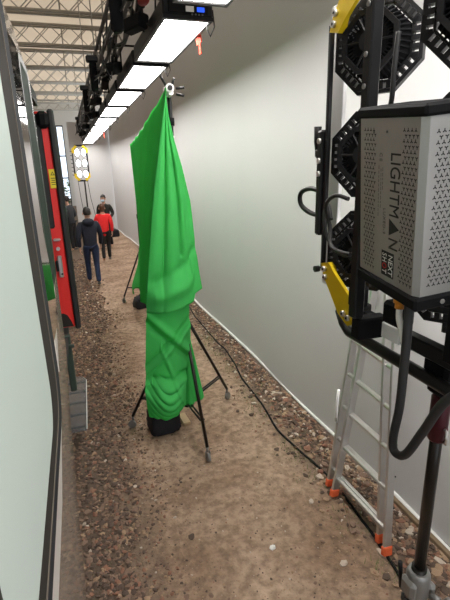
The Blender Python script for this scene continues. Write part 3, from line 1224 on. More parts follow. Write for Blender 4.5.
# ground cable
b = MB()
cp = [(1.78, 8.2), (1.75, 6.63), (1.80, 5.72), (1.735, 4.88), (1.685, 4.03), (1.67, 3.58), (1.715, 3.2), (1.765, 2.74), (1.775, 2.52), (1.765, 2.12), (1.715, 1.83), (1.66, 1.62), (1.55, 1.2), (1.4, .7)]
yy = np.array([p[1] for p in cp])[::-1]
xx = np.array([p[0] for p in cp])[::-1]
pts = []
for y in np.arange(.7, 8.2, .06):
    x = float(np.interp(y, yy, xx)) + .012 * math.sin(y * 5)
    pts.append((x, y, float(ground_z(x, y)) + .012))
b.tube(pts, .0105, 8)
tag(recenter(b.build('ground_cable', m_cable)), 'black cable snaking along the stones by the white wall', 'cable')


# ---------------------------------------------------------------- stones and chips
def chip(n=1):
    """One irregular faceted stone, unit size."""
    V = []
    k = random.choice((5, 6))
    for lay, (z, r) in enumerate(((-.45, .8), (.25, .95))):
        for i in range(k):
            a = 2 * PI * (i + .5 * lay) / k + random.uniform(-.3, .3)
            V.append((r * math.cos(a) * random.uniform(.7, 1.15), r * math.sin(a) * random.uniform(.7, 1.15), z + random.uniform(-.2, .2)))
    V.append((random.uniform(-.2, .2), random.uniform(-.2, .2), .62))
    F = [list(range(k))[::-1]]
    for i in range(k):
        j = (i + 1) % k
        F += [(i, j, k + i), (j, k + j, k + i), (k + i, k + j, 2 * k)]
    return np.array(V), F


chips = [chip() for _ in range(14)]


def scatter(name, n, sampler, weights, size, parent):
    V, F, Mi = [], [], []
    o = 0
    for _ in range(n):
        x, y, sc = sampler()
        v, f = random.choice(chips)
        s = random.uniform(*size) * sc
        a = random.uniform(0, 6.28)
        tx, ty = random.uniform(-.5, .5), random.uniform(-.5, .5)
        asp = random.uniform(.55, 1)
        fl = random.uniform(.35, .7)
        p = v * np.array([s, s * asp, s * fl])
        c, sn = math.cos(a), math.sin(a)
        q = np.stack([c * p[:, 0] - sn * p[:, 1], sn * p[:, 0] + c * p[:, 1], p[:, 2] + tx * p[:, 0] + ty * p[:, 1]], 1)
        q += np.array([x, y, float(ground_z(x, y)) + s * fl * .3])
        V += q.tolist()
        F += [[i + o for i in t] for t in f]
        Mi += [random.choices(range(5), weights)[0]] * len(f)
        o += len(q)
    me = bpy.data.meshes.new(name)
    me.from_pydata(V, [], F)
    for m in STONES:
        me.materials.append(m)
    me.polygons.foreach_set('material_index', Mi)
    me.update()
    ob = link(name, me, parent)
    return tag(ob, kind='stuff')


def left_edge(y):
    return .22 + .10 * math.sin(y * 1.7) + .08 * math.sin(y * 4.1 + 1)


def s_left():
    y = 1.3 + 8.5 * random.random() ** 1.5
    e = left_edge(y)
    x = -.55 + (e + .55) * random.random()
    return x, y, 1.0


def s_leftfar():
    y = random.uniform(5, 14)
    x = random.gauss(-.12, .22)
    return x, y, 1.1


def s_fringe():
    y = 1.4 + 7 * random.random() ** 1.4
    return left_edge(y) + abs(random.gauss(0, .16)), y, random.uniform(.4, .9)


def s_right():
    y = 1.2 + 9 * random.random() ** 1.3
    w = float(wall_x(y)) - .03
    x = w - abs(random.gauss(0, .20))
    if x < 1.35:
        x = w - .1 * random.random()
    return x, y, 1.0


def s_path():
    return random.uniform(.2, 1.8), 1.8 + 8 * random.random() ** 1.3, random.uniform(.3, 1)


scatter('gravel', 9000, s_left, (7, 7, 1.6, .2, 2.2), (.011, .028), floor)
scatter('gravel', 1600, s_leftfar, (5, 5, 3, .5, 1), (.016, .034), floor)
scatter('gravel', 1800, s_fringe, (5, 3, 3, .3, 1.6), (.010, .026), floor)
scatter('gravel', 5200, s_right, (5, 5, 2.4, 1.2, 2.4), (.010, .033), floor)
scatter('gravel', 3600, s_path, (4, 3, 6, .9, 1), (.004, .014), floor)
# larger stones one by one
stone_me = []
for (v, f) in chips[:8]:
    for mi in range(5):
        me = bpy.data.meshes.new('stone')
        me.from_pydata(v.tolist(), [], f)
        me.materials.append(STONES[mi])
        stone_me.append((mi, me))


def big_stones(n, sampler, weights, size):
    for _ in range(n):
        x, y, sc = sampler()
        s = random.uniform(*size)
        mi = random.choices(range(5), weights)[0]
        me = random.choice([m for k, m in stone_me if k == mi])
        o = link('stone', me, floor, (x, y, float(ground_z(x, y)) + s * .22))
        o.rotation_euler = (random.uniform(-.3, .3), random.uniform(-.3, .3), random.uniform(0, 6.28))
        o.scale = (s, s * random.uniform(.6, 1), s * random.uniform(.4, .7))


def near(smp, ymax):
    def g():
        while True:
            q = smp()
            if q[1] < ymax:
                return q
    return g


big_stones(120, near(s_left, 4.2), (7, 6, 1.5, .2, 2), (.026, .040))
big_stones(130, near(s_right, 4.5), (4, 3, 3, 2.6, 2.2), (.032, .050))
for (x, y, s, mi) in ((.20, 2.07, .05, 2), (.50, 2.55, .035, 1), (1.62, 2.55, .034, 2), (1.50, 2.57, .030, 3), (1.58, 1.86, .04, 2), (1.42, 1.98, .035, 3)):
    me = [m for k, m in stone_me if k == mi][int(x * 100) % 8]
    o = link('stone', me, floor, (x, y, float(ground_z(x, y)) + s * .2))
    o.scale = (s, s * .8, s * .5)
    o.rotation_euler = (.1, .1, x * 9)
# grass tufts
b = MB()
for _ in range(70):
    y = 1.5 + 5 * random.random()
    x = float(wall_x(y)) - random.uniform(.30, .62)
    for k in range(14):
        px, py = x + random.gauss(0, .045), y + random.gauss(0, .06)
        g = float(ground_z(px, py))
        a = random.uniform(0, 6.28)
        h = random.uniform(.015, .05)
        dx, dy_ = math.cos(a), math.sin(a)
        b.add([(px - dy_ * .0025, py + dx * .0025, g), (px + dy_ * .0025, py - dx * .0025, g), (px + dx * h * .7, py + dy_ * h * .7, g + h)], [(0, 1, 2)])
tag(recenter(b.build('grass', m_grassblade)), 'thin grass tufts sprouting among the stones by the wall', 'grass', kind='stuff')

# ---------------------------------------------------------------- aluminium ladder leaning by the wall
lad = thing('ladder', 'folded aluminium ladder with orange feet leaning on the white wall', 'ladder', (1.75, 2.3, 0))
LO = Vector((1.75, 2.3, 0))


def lad_section(near_b, far_b, near_t, far_t, first):
    nb, fb, nt_, ft = map(Vector, (near_b, far_b, near_t, far_t))
    for (p, q) in ((nb, nt_), (fb, ft)):
        b = MB()
        d = q - p
        rot = d.to_track_quat('Z', 'X').to_matrix()
        # keep rail faces square to the ladder: local y along the ladder's width
        zax = d.normalized()
        yax = (nb - fb).normalized()
        xax = yax.cross(zax).normalized()
        yax = zax.cross(xax)
        rot = Matrix((xax, yax, zax)).transposed()
        b.box((p + q) / 2 - LO, (.062, .024, d.length), rot, bev=.003)
        rail = b.build('rail', m_alu, lad)
        for k in range(4):
            c = p.lerp(q, .035 + .1 * k) - LO + yax * .0135 * (1 if p == nb else -1)
            c2 = c + xax * -.032
            bb = MB()
            bb.tube([c2 - xax * .003, c2 + xax * .002], .006, 7)
            bb.build('rivet', m_black, rail)
        b = MB()
        b.box(p - LO + zax * .0, (.074, .042, .066), rot, bev=.008)
        tag(b.build('foot', m_orange, lad), 'orange rubber foot')
    L_ = (nt_ - nb).length
    n = int(L_ / .28)
    for k in range(n):
        t0 = (.13 + .28 * k) / L_
        p, q = nb.lerp(nt_, t0), fb.lerp(ft, t0)
        b = MB()
        d = q - p
        zax = d.normalized()
        xax = Vector((1, 0, .2)).normalized()
        yax = zax.cross(xax).normalized()
        xax = yax.cross(zax)
        b.box((p + q) / 2 - LO, (.030, .028, d.length), Matrix((xax, yax, zax)).transposed(), bev=.006)
        b.build('rung', m_alu, lad)


def ext(p, q, k):
    p, q = Vector(p), Vector(q)
    return tuple(p + (q - p) * k)


A, Bf = (1.763, 2.055, .04), (1.731, 2.678, .04)
A2, B2 = (1.728, 1.943, .04), (1.70, 2.560, .04)
lad_section(A, Bf, ext(A, (1.95, 2.411, 1.613), 1.35), ext(Bf, (1.97, 2.79, 1.36), 1.6), True)
A2 = (1.735, 1.95, .04)
lad_section(A2, B2, ext(A2, (1.95, 2.312, 1.643), 1.33), ext(B2, (1.965, 2.655, 1.36), 1.6), False)
b = MB()
pp = Vector((1.80, 2.66, .80)) - LO
b.tube([pp + Vector((-.045, 0, .10)), pp + Vector((-.06, -.01, 0)), pp + Vector((-.055, .0, -.12)), pp + Vector((-.04, .02, -.20)), pp + Vector((-.045, .02, -.05)), pp + Vector((-.04, .01, .1))], .012, 6)
tag(b.build('tie_cord', m_white, lad), 'loop of white cord')

# ---------------------------------------------------------------- near multi-head lamp, seen from behind
lamp = thing('multi_head_lamp', 'big black lamp frame with octagonal heads and yellow corner plates, back towards us', 'lamp', (1.2, 1.2, 1.8))
QO = Vector((1.2, 1.2, 1.8))


def ql(b, name, mats, parent=None):
    b.v = [(x - QO.x, y - QO.y, z - QO.z) for x, y, z in b.v]
    return b.build(name, mats, parent or lamp)


FX = 1.15
yL, yR, zB, zT = 1.96, 0.44, 1.83, 3.43
# side, top and bottom members
for (ya, sgn) in ((1.92, 1), (0.48, -1)):
    b = MB()
    b.box((FX, ya + sgn * .026, 2.63), (.022, .022, 1.10), bev=.004)
    ql(b, 'side_rail', m_black)
    b = MB()
    b.box((FX + .12, 1.2 + sgn * .872, 2.63), (.022, .125, 1.36), bev=.003)
    tag(ql(b, 'side_plate', m_flat), 'bare aluminium flat beside the black rail')
b = MB()
b.box((FX, 1.2, 1.942), (.05, .92, .058), bev=.006)
b.box((FX, 1.62, 1.955), (.07, .10, .08), bev=.006)
ql(b, 'bottom_bar', m_black)
b = MB()
b.box((FX - .003, 1.37, 1.943), (.060, .13, .066), bev=.004)
tag(ql(b, 'bar_sleeve', m_white), 'pale sleeve on the bottom bar')
b = MB()
b.box((FX, 1.2, 3.32), (.05, .92, .058), bev=.006)
ql(b, 'top_bar', m_black)
b = MB()
pth = [(FX + .02, 1.80, 1.90), (FX + .01, 1.745, 1.85), (FX, 1.69, 1.83), (FX, .71, 1.83), (FX + .01, .655, 1.85), (FX + .02, .60, 1.90)]
b.tube(pth, .025, 10)
ql(b, 'bumper_tube', m_black)
b = MB()
b.tube([(x, y, 5.26 - z) for x, y, z in pth], .025, 10)
ql(b, 'bumper_tube', m_black)
PS = .965                                             # the plates sit 4 cm nearer than the rails
plate = [(1.966, 2.107), (1.895, 2.125), (1.845, 2.085), (1.680, 1.985), (1.645, 1.885), (1.704, 1.851), (1.790, 1.889), (1.942, 2.049)]
bolts = [(1.925, 2.085), (1.915, 2.045), (1.735, 1.905), (1.695, 1.895)]
for (my, mz) in ((0, 0), (0, 1), (1, 0), (1, 1)):
    g_ = lambda q: (q[0] * PS, 2.6 + (q[1] - 2.6) * PS)
    f = lambda q: ((2.4 - g_(q)[0]) if my else g_(q)[0], (5.26 - g_(q)[1]) if mz else g_(q)[1])
    b = MB()
    b.prism([f(q) for q in plate], (FX - .040, 0, 0), (0, 1, 0), (0, 0, 1), (1, 0, 0), .016)
    q4 = [f(plate[i]) for i in (0, 7, 6, 5)]
    for q, r in zip(q4[:-1], q4[1:]):
        b.add([(FX - .04, *q), (FX - .04, *r), (FX + .04, *r), (FX + .04, *q)], [(0, 1, 2, 3)])
    pl = ql(b, 'corner_plate', m_lampyellow)
    for q in bolts:
        b = MB()
        yy_, zz_ = f(q)
        b.tube([(FX - .054, yy_, zz_), (FX - .040, yy_, zz_)], .014, 9)
        b.tube([(FX - .056, yy_, zz_), (FX - .054, yy_, zz_)], .006, 6, mi=1)
        ql(b, 'bolt', [m_alu, m_black], pl)
# inner uprights carrying the control box
for (xu, yu) in ((1.01, 1.44), (1.22, 0.955)):
    b = MB()
    b.box((xu, yu, 2.70), (.045, .048, 1.40), bev=.006)
    u = ql(b, 'upright', m_black)
    for z in (3.22, 3.10, 2.95, 2.85):
        b = MB()
        b.tube([(xu - .028, yu, z), (xu - .022, yu, z)], .009, 8)
        ql(b, 'screw', m_cast, u)
    for z, h in ((1.95, .09), (3.32, .07)):
        b = MB()
        b.box(((xu + FX) / 2, yu, z), (max(.06, FX - xu), .06, h), bev=.006)
        ql(b, 'upright_bracket', m_blackmat)

# octagonal heads, each column swung 33 degrees
YAW = R(33)
hu = Vector((math.sin(YAW), -math.cos(YAW), 0))
hw = Vector((math.cos(YAW), math.sin(YAW), 0))        # towards the beam side
hv_ = Vector((0, 0, 1))


def octo(ap, rot=22.5, n=8):
    rc = ap / math.cos(PI / n)
    return [(rc * math.cos(R(rot) + 2 * PI * k / n), rc * math.sin(R(rot) + 2 * PI * k / n)) for k in range(n)]


def octo_frustum(b, a0, a1, w0, w1, mi=0):
    p0, p1 = octo(a0), octo(a1)
    V = [hu * x + hv_ * y + hw * w0 for x, y in p0] + [hu * x + hv_ * y + hw * w1 for x, y in p1]
    F = [(i, (i + 1) % 8, (i + 1) % 8 + 8, i + 8) for i in range(8)] + [list(range(8))[::-1], [i + 8 for i in range(8)]]
    b.add(V, F, mi)


def build_head_meshes():
    out = {}
    b = MB()
    b.ring(octo(.190), octo(.174), hw * .0, hu, hv_, hw, .035)
    out['rim'] = b.mesh('rim', m_black)
    b = MB()
    b.ring(octo(.150), octo(.140), hw * -.004, hu, hv_, hw, .03)
    # spokes across the vent gap
    for k in range(8):
        for q in np.linspace(-.42, .42, 5):
            a = PI * k / 4
            n = hu * math.cos(a) + hv_ * math.sin(a)
            t = -hu * math.sin(a) + hv_ * math.cos(a)
            c = n * .162 + t * q * .15 + hw * .006
            b.box(c, (.028, .019, .034), Matrix((n, t, n.cross(t))).transposed())
    out['vent_ring'] = b.mesh('vent_ring', m_black)
    b = MB()
    octo_frustum(b, .075, .136, -.075, .012)
    out['core'] = b.mesh('core', m_blackmat)
    b = MB()
    for k in range(40):
        a = 2 * PI * (k + .5) / 40
        n = hu * math.cos(a) + hv_ * math.sin(a)
        t = -hu * math.sin(a) + hv_ * math.cos(a)
        q = [n * .070 - hw * .080, n * .108 - hw * .078, n * .146 - hw * .004, n * .12 - hw * .0]
        b.add([p + t * .0025 for p in q] + [p - t * .0025 for p in q],
              [(0, 1, 2, 3), (7, 6, 5, 4), (0, 4, 5, 1), (1, 5, 6, 2), (2, 6, 7, 3), (3, 7, 4, 0)])
    out['cooling_fins'] = b.mesh('cooling_fins', m_blackmat)
    b = MB()
    b.ring(octo(.118), octo(.098), hw * -.092, hu, hv_, hw, .018)
    b.tube([hw * -.098, hw * -.072], .042, 14)
    for k in range(6):
        a = PI * k / 3
        n = hu * math.cos(a) + hv_ * math.sin(a)
        b.tube([n * .04 - hw * .085, n * .11 - hw * .085], .005, 5)
    out['back_ring'] = b.mesh('back_ring', m_black)
    b = MB()
    octo_frustum(b, .122, .122, .0125, .022)
    out['lens'] = b.mesh('lens', m_lens)
    return out


hm = build_head_meshes()
for yc in (1.80, 1.255, .71):
    for zc in (3.075, 2.63, 2.185):
        c = Vector((1.285, yc, zc)) - QO
        hd = link('lamp_head', hm['core'], lamp, c)
        for nm in ('rim', 'vent_ring', 'cooling_fins', 'back_ring', 'lens'):
            link(nm, hm[nm], hd)
        for sg in (-1, 1):
            b = MB()
            b.tube([hv_ * sg * .185 + hw * .01, hv_ * sg * .226 + hw * .01], .014, 8)
            b.build('pivot', m_black, hd)

# control box
tilt = Matrix.Rotation(R(-5.8), 3, 'Z') @ Matrix.Rotation(R(-6.2), 3, 'Y') @ Matrix.Rotation(R(4.8), 3, 'X')   # it hangs askew
BW, BH, BD = .345, .533, .17
boxc = Vector((.95, 1.2206, 2.4638)) + tilt @ Vector((BD / 2, 0, 0))


def bl(b, name, mats, parent=None):
    """Parts of the control box: local axes u = -y (to the right of the face), v = up, w = +x."""
    b.v = [tuple(tilt @ (Vector(p)) + boxc - QO) for p in b.v]
    return b.build(name, mats, parent or lamp)


b = MB()
ch_ = .022
sec = [(-BD / 2, BW / 2), (-BD / 2, -BW / 2 + ch_), (-BD / 2 + ch_ * .6, -BW / 2), (BD / 2, -BW / 2), (BD / 2, BW / 2)]
b.prism(sec, (0, 0, -BH / 2), (1, 0, 0), (0, 1, 0), (0, 0, 1), BH)
cbox = bl(b, 'control_box', m_silver)
tag(cbox, 'silver control box with star shaped vents and printed lettering')
b = MB()
b.box((.004, -.002, BH / 2 + .014), (BD + .03, BW + .022, .034), bev=.008)
bl(b, 'top_cap', m_blackmat, cbox)
b = MB()
b.box((.004, -.002, -BH / 2 - .020), (BD + .03, BW + .022, .046), bev=.008)
bc = bl(b, 'bottom_cap', m_blackmat, cbox)
b = MB()
b.tube([(-.0, -BW / 2 - .016, -BH / 2 - .02), (-.0, -BW / 2 - .012, -BH / 2 - .02)], .008, 8)
bl(b, 'cap_screw', m_alu, bc)


def face(u, v, w=0.0):
    """Point on the long face: u to the right from its left edge, v down from its top."""
    return Vector((-BD / 2 - w, BW / 2 - u, BH / 2 - v))


def tri_star(b, c, au, av, nrm, s, flip):
    for k in range(3):
        a = PI / 2 + 2 * PI * k / 3 + (PI if flip else 0)
        d = au * math.cos(a) + av * math.sin(a)
        n = nrm.cross(d)
        p = [c + n * s * .26, c + d * s + n * s * .26, c + d * s - n * s * .26, c - n * s * .26]
        b.add([q + nrm * .0008 for q in p], [(0, 1, 2, 3)])


def vent(u0, cols, v0, v1, pu, pv, s, frame_):
    b = MB()
    i = 0
    v = v0
    while v < v1:
        for k in range(cols):
            u = u0 + k * pu + (pu * .5 if i % 2 else 0)
            c, au, av, nrm = frame_(u, v)
            tri_star(b, c, au, av, nrm, s, (i % 2) == 1)
        i += 1
        v += pv
    return b


ffront = lambda u, v: (face(u, v), Vector((0, -1, 0)), Vector((0, 0, 1)), Vector((-1, 0, 0)))
fside = lambda u, v: (Vector((-BD / 2 + u, -BW / 2, BH / 2 - v)), Vector((1, 0, 0)), Vector((0, 0, 1)), Vector((0, -1, 0)))
for (u0, n) in ((.030, 4), (.250, 4)):
    b = vent(u0, n, .038, .505, .0180, .0150, .0066, ffront)
    tag(bl(b, 'vent', m_print, cbox), 'column of small three pointed star vents', kind='stuff')
b = vent(.040, 6, .045, .505, .0180, .0150, .0066, fside)
tag(bl(b, 'vent', m_print, cbox), 'side column of star vents', kind='stuff')


# lettering, running down the face
def text_mesh(txt, size, m, name, org, adv, upv, nrm, parent, fix, align='LEFT', width=1.0, spacing=1.0):
    cu = bpy.data.curves.new(name, 'FONT')
    cu.body = txt
    cu.size = size
    cu.extrude = .0006
    cu.align_x = align
    cu.space_character = spacing
    o = bpy.data.objects.new(name, cu)
    C.objects.link(o)
    bpy.context.view_layer.update()
    me = bpy.data.meshes.new_from_object(o.evaluated_get(bpy.context.evaluated_depsgraph_get()))
    C.objects.unlink(o)
    bpy.data.objects.remove(o)
    adv, upv, nrm = Vector(adv), Vector(upv), Vector(nrm)
    for v in me.vertices:
        p = Vector(org) + adv * v.co.x * width + upv * v.co.y + nrm * v.co.z
        v.co = fix(p)
    me.materials.clear()
    me.materials.append(m)
    return link(name, me, parent)


bfix = lambda p: tilt @ p + boxc - QO
DN, RT, OUT = Vector((0, 0, -1)), Vector((0, -1, 0)), Vector((-1, 0, 0))
# big word: letters L I G H T M, a solid triangle for the A, then N
cap = .052
ts = cap / .70
def word(s, v, width=1.0):
    return text_mesh(s, ts, m_print, 'lettering', face(.186, v, .0006), DN, RT, OUT, cbox, bfix, width=width, spacing=1.0)


wo = word('LIGHTM', .100, .76)
zs = [v.co.z for v in wo.data.vertices]
ve = (bfix(face(.186, 0, 0)).z - min(zs))               # where the word ends, measured down the face
b = MB()
b.prism([(0, 0), (.056, 0), (.028, .056)], face(.186, ve + .008, .0001), DN, RT, OUT, .0008)
bl(b, 'lettering', m_print, cbox)
word('N', ve + .008 + .060, .76)
text_mesh('LUXED-9', .020, m_printgrey, 'lettering', face(.150, ve - .022, .0006), DN, RT, OUT, cbox, bfix, spacing=1.15)
text_mesh('CE', .021, m_printgrey, 'lettering', face(.122, .105, .0006), DN, RT, OUT, cbox, bfix, spacing=1.25)
b = MB()
for k, (u, v0, ln) in enumerate(((.118, .145, .17), (.131, .155, .12), (.141, .15, .07))):
    v = v0
    while v < v0 + ln:
        l = random.uniform(.006, .014)
        c = face(u, v + l / 2, .0004)
        b.box(c, (.0006, .003, l))
        v += l + .004
tag(bl(b, 'fine_print', m_printgrey, cbox), 'lines of tiny grey print', kind='stuff')
b = MB()
for (u, v) in ((.085, .045), (.160, .043), (.080, ve + .08), (.190, ve + .105)):
    c = face(u, v, .0)
    b.tube([c, c + Vector((-.002, 0, 0))], .004, 8)
bl(b, 'face_screw', m_printgrey, cbox)
# black square badge with two words
bv = ve + .122
b = MB()
b.prism([(0, 0), (.088, 0), (.088, .072), (0, .072)], face(.147, bv, .0001), DN, RT, OUT, .0010)
badge = bl(b, 'badge', m_print, cbox)
text_mesh('NEXT', .036, m_white, 'lettering', face(.190, bv + .007, .0014), DN, RT, OUT, badge, bfix, width=.80)
v = bv + .007
for ch, mm in (('S', m_white), ('H', m_white), ('O', m_redprint), ('T', m_white)):
    o = text_mesh(ch, .036, mm, 'lettering', face(.154, v, .0014), DN, RT, OUT, badge, bfix, width=.72)
    zq = [w_.co.z for w_ in o.data.vertices]
    v += (max(zq) - min(zq)) + .0035

# connector, cables under the box
b = MB()
cc = Vector((1.005, 1.185, 2.19))
b.tube([cc + Vector((0, 0, .01)), cc - Vector((0, 0, .055))], [.024, .022], 12)
b.tube([cc - Vector((0, 0, .055)), cc - Vector((.0, 0, .075))], .016, 10)
ql(b, 'connector', m_connector)


def cable(pts, r, m, name, n=10, sub=8):
    P_ = [Vector(p) for p in pts]
    out = []
    for i in range(len(P_) - 1):
        p0, p1, p2, p3 = P_[max(i - 1, 0)], P_[i], P_[i + 1], P_[min(i + 2, len(P_) - 1)]
        for k in range(sub):
            t = k / sub
            out.append(.5 * ((2 * p1) + (-p0 + p2) * t + (2 * p0 - 5 * p1 + 4 * p2 - p3) * t * t + (-p0 + 3 * p1 - 3 * p2 + p3) * t ** 3))
    out.append(P_[-1])
    b = MB()
    b.tube(out, r, n)
    return b


tag(ql(cable([(1.005, 1.185, 2.12), (1.0, 1.175, 2.08), (1.0, 1.155, 2.04), (1.0, 1.14, 2.0)], .011, None, ''), 'pale_cable', m_white), 'short pale cable under the connector')
ql(cable([(1.0, 1.135, 2.16), (1.0, 1.13, 2.02), (1.0, 1.130, 1.90), (1.0, 1.132, 1.76), (1.0, 1.148, 1.63), (1.0, 1.135, 1.575), (1.0, 1.08, 1.60), (1.0, 1.01, 1.74), (1.0, .93, 1.90), (1.05, .84, 1.98)], .0155, None, ''), 'power_cable', m_rubber)
ql(cable([(1.05, 1.72, 2.36), (1.06, 1.77, 2.42), (1.05, 1.78, 2.36), (1.05, 1.74, 2.27), (1.05, 1.62, 2.22), (1.06, 1.52, 2.25)], .008, None, '', 7), 'cable', m_rubber)
ql(cable([(1.02, 1.55, 2.46), (1.0, 1.62, 2.47), (1.02, 1.72, 2.42), (1.05, 1.73, 2.33), (1.02, 1.66, 2.25), (1.02, 1.52, 2.24)], .009, None, '', 7), 'cable', m_rubber)
ql(cable([(1.05, 1.36, 3.0), (1.04, 1.355, 2.9), (1.05, 1.37, 2.8), (1.06, 1.40, 2.76)], .009, None, '', 7), 'cable', m_rubber)
# clutter around the bottom: driver blocks
for c_, d_ in (((1.12, .97, 2.06), (.10, .16, .20)), ((1.10, 1.30, 2.05), (.08, .10, .09)), ((1.13, 1.60, 2.03), (.07, .07, .10))):
    b = MB()
    b.box(c_, d_, bev=.012)
    ql(b, 'driver_case', m_blackmat)
# tension lever and hook on the left rail
b = MB()
b.box((FX, 1.985, 2.50), (.05, .045, .50), bev=.01)
b.box((FX, 2.01, 2.645), (.035, .07, .05), bev=.012)
b.tube([(FX, 2.035, 2.655), (FX, 2.045, 2.70), (FX, 2.042, 2.77)], [.014, .016, .02], 9)
lv = ql(b, 'tilt_lever', m_black)
for z in (2.70, 2.61, 2.55):
    b = MB()
    b.tube([(FX - .035, 1.975, z), (FX - .024, 1.975, z)], .013, 9)
    ql(b, 'bolt', m_alu, lv)
ql(cable([(FX, 2.0, 2.465), (FX, 2.10, 2.475), (FX, 2.19, 2.455), (FX, 2.215, 2.42), (FX, 2.19, 2.38), (FX, 2.10, 2.352), (FX, 1.995, 2.345)], .013, None, ''), 'hook_handle', m_black)
for z in (2.09,):
    b = MB()
    b.tube([(FX - .035, 1.925, z), (FX - .06, 1.925, z)], .016, 9)
    ql(b, 'knob', m_black)

# lamp stand
PX, PYY = 1.22, 1.165
st = thing('lamp_stand', 'dark lamp stand pole with maroon collar carrying the big lamp', 'stand', (PX, PYY, 0))
b = MB()
b.tube([(0, 0, .86), (0, 0, 1.90)], .024, 16)
b.build('riser', m_darkpole, st)
b = MB()
b.tube([(0, 0, .22), (0, 0, .92)], .032, 16)
b.build('mast', m_darkpole, st)
b = MB()
b.tube([(0, 0, 1.555), (0, 0, 1.565), (0, 0, 1.74), (0, 0, 1.75)], [.030, .036, .036, .030], 14)
cl_ = b.build('collar', m_maroon, st)
tag(cl_, 'maroon locking collar')
for sg in (1, -1):
    b = MB()
    b.tube([(0, .034 * sg, 1.62), (-.01, .055 * sg, 1.62), (-.01, .055 * sg, 1.57), (0, .034 * sg, 1.565)], .006, 7)
    b.build('lock_loop', m_alu, cl_)
b = MB()
b.box((0, 0, 1.79), (.09, .09, .07), bev=.015)
b.box((-.02, 0, 1.86), (.07, .12, .08), bev=.012)
b.build('head_bracket', m_blackmat, st)
b = MB()
b.tube([(0, 0, 0.750), (0, 0, 0.770), (0, 0, 0.880), (0, 0, 0.900)], [.042, .05, .05, .042], 14)
b.box((-.045, .0, 0.820), (.04, .08, .09), bev=.015)
b.box((.05, -.02, 0.790), (.045, .05, .08), bev=.015)
lc = b.build('leg_clamp', m_cast, st)
tag(lc, 'cast grey alloy leg clamp')
b = MB()
b.tube([(.03, -.05, 0.800), (.05, -.085, 0.800)], .012, 8)
b.box((.065, -.10, 0.800), (.03, .03, .09), Matrix.Rotation(.5, 3, 'X'), bev=.012)
b.build('clamp_handle', m_cast, lc)
b = MB()
b.tube([(-.03, .06, 0.750), (-.035, .075, 0.880)], .010, 8)
b.build('lever', m_black, lc)
for a in (48, 192, 300):
    d = Vector((math.cos(R(a)), math.sin(R(a)), 0))
    b = MB()
    b.tube([d * .05 + Vector((0, 0, 0.750)), d * .62 + Vector((0, 0, .05))], .017, 10)
    b.build('leg', m_darkpole, st)
    b = MB()
    b.tube([Vector((0, 0, .28)), d * .40 + Vector((0, 0, .33))], .010, 8)
    b.build('brace', m_darkpole, st)
    b = MB()
    b.box(d * .625 + Vector((0, 0, .028)), (.06, .06, .055), bev=.012)
    b.build('foot', m_rubber, st)

# ---------------------------------------------------------------- far lit lamp
FL = Vector((.24, 17.0, 0))
fl = thing('multi_head_lamp', 'glowing lamp with yellow corners facing us at the end of the path', 'lamp', FL)
fz0, fz1, fw_ = 2.22, 3.42, .24
for sx in (-1, 1):
    b = MB()
    b.box((sx * fw_ - .02, 0, 2.82), (.05, .10, .86), bev=.01)
    b.build('side_rail', m_black, fl)
    for sz in (-1, 1):
        b = MB()
        zc = 2.82 + sz * .60
        q = [(sx * (fw_ + .03), zc - sz * .26), (sx * (fw_ + .03), zc - sz * .12), (sx * (fw_ - .10), zc), (sx * (fw_ - .17), zc - sz * .04), (sx * (fw_ - .05), zc - sz * .16), (sx * (fw_ - .05), zc - sz * .26)]
        if sx * sz > 0:
            q = q[::-1]
        b.prism(q, (-.01, -.07, 0), (1, 0, 0), (0, 0, 1), (0, 1, 0), .08)
        b.build('corner_plate', m_lampyellow, fl)
for z in (2.23, 3.41):
    b = MB()
    b.box((0, 0, z), (.34, .08, .06), bev=.01)
    b.build('cross_bar', m_black, fl)
hb = MB()
hb.tube([(0, .12, 0), (0, -.02, 0)], [.11, .165], 8)
hbm = hb.mesh('lamp_head', m_black)
le = MB()
le.tube([(0, -.045, 0), (0, -.025, 0)], [.08, .125], 12)
lem = le.mesh('lens', m_lensfar)
for x in (-.10, .115):
    for z in (2.46, 2.82, 3.18):
        h = link('lamp_head', hbm, fl, (x, 0, z))
        h.scale = (.62, 1, 1)
        link('lens', lem, h)
for k in range(7):
    b = MB()
    z = 2.42 + .13 * k
    b.tube([(-fw_ - .03, -.02, z), (-fw_ - .10, -.03, z + .02)], .012, 6)
    b.build('side_knob', m_black, fl)
fstand = thing('lamp_stand', 'thin far lamp stand with hanging cables below the glowing lamp', 'stand', (FL.x + .04, FL.y + .05, 0))
b = MB()
b.tube([(0, 0, .5), (0, 0, 2.25)], .028, 10)
b.build('mast', m_darkpole, fstand)
for a in (90, 215, 325):
    d = Vector((math.cos(R(a)), math.sin(R(a)), 0))
    b = MB()
    b.tube([d * .03 + Vector((0, 0, .9)), d * .55 + Vector((0, 0, .02))], .016, 8)
    b.build('leg', m_darkpole, fstand)
for (x, q) in ((-.22, .10), (.10, .16)):
    b = MB()
    b.tube([(x, -.03, 2.25), (x + q * .3, -.06, 1.6), (x + q, -.08, .9), (x + q * 1.4, -.1, .1)], .010, 6)
    b.build('cable', m_rubber, fstand)


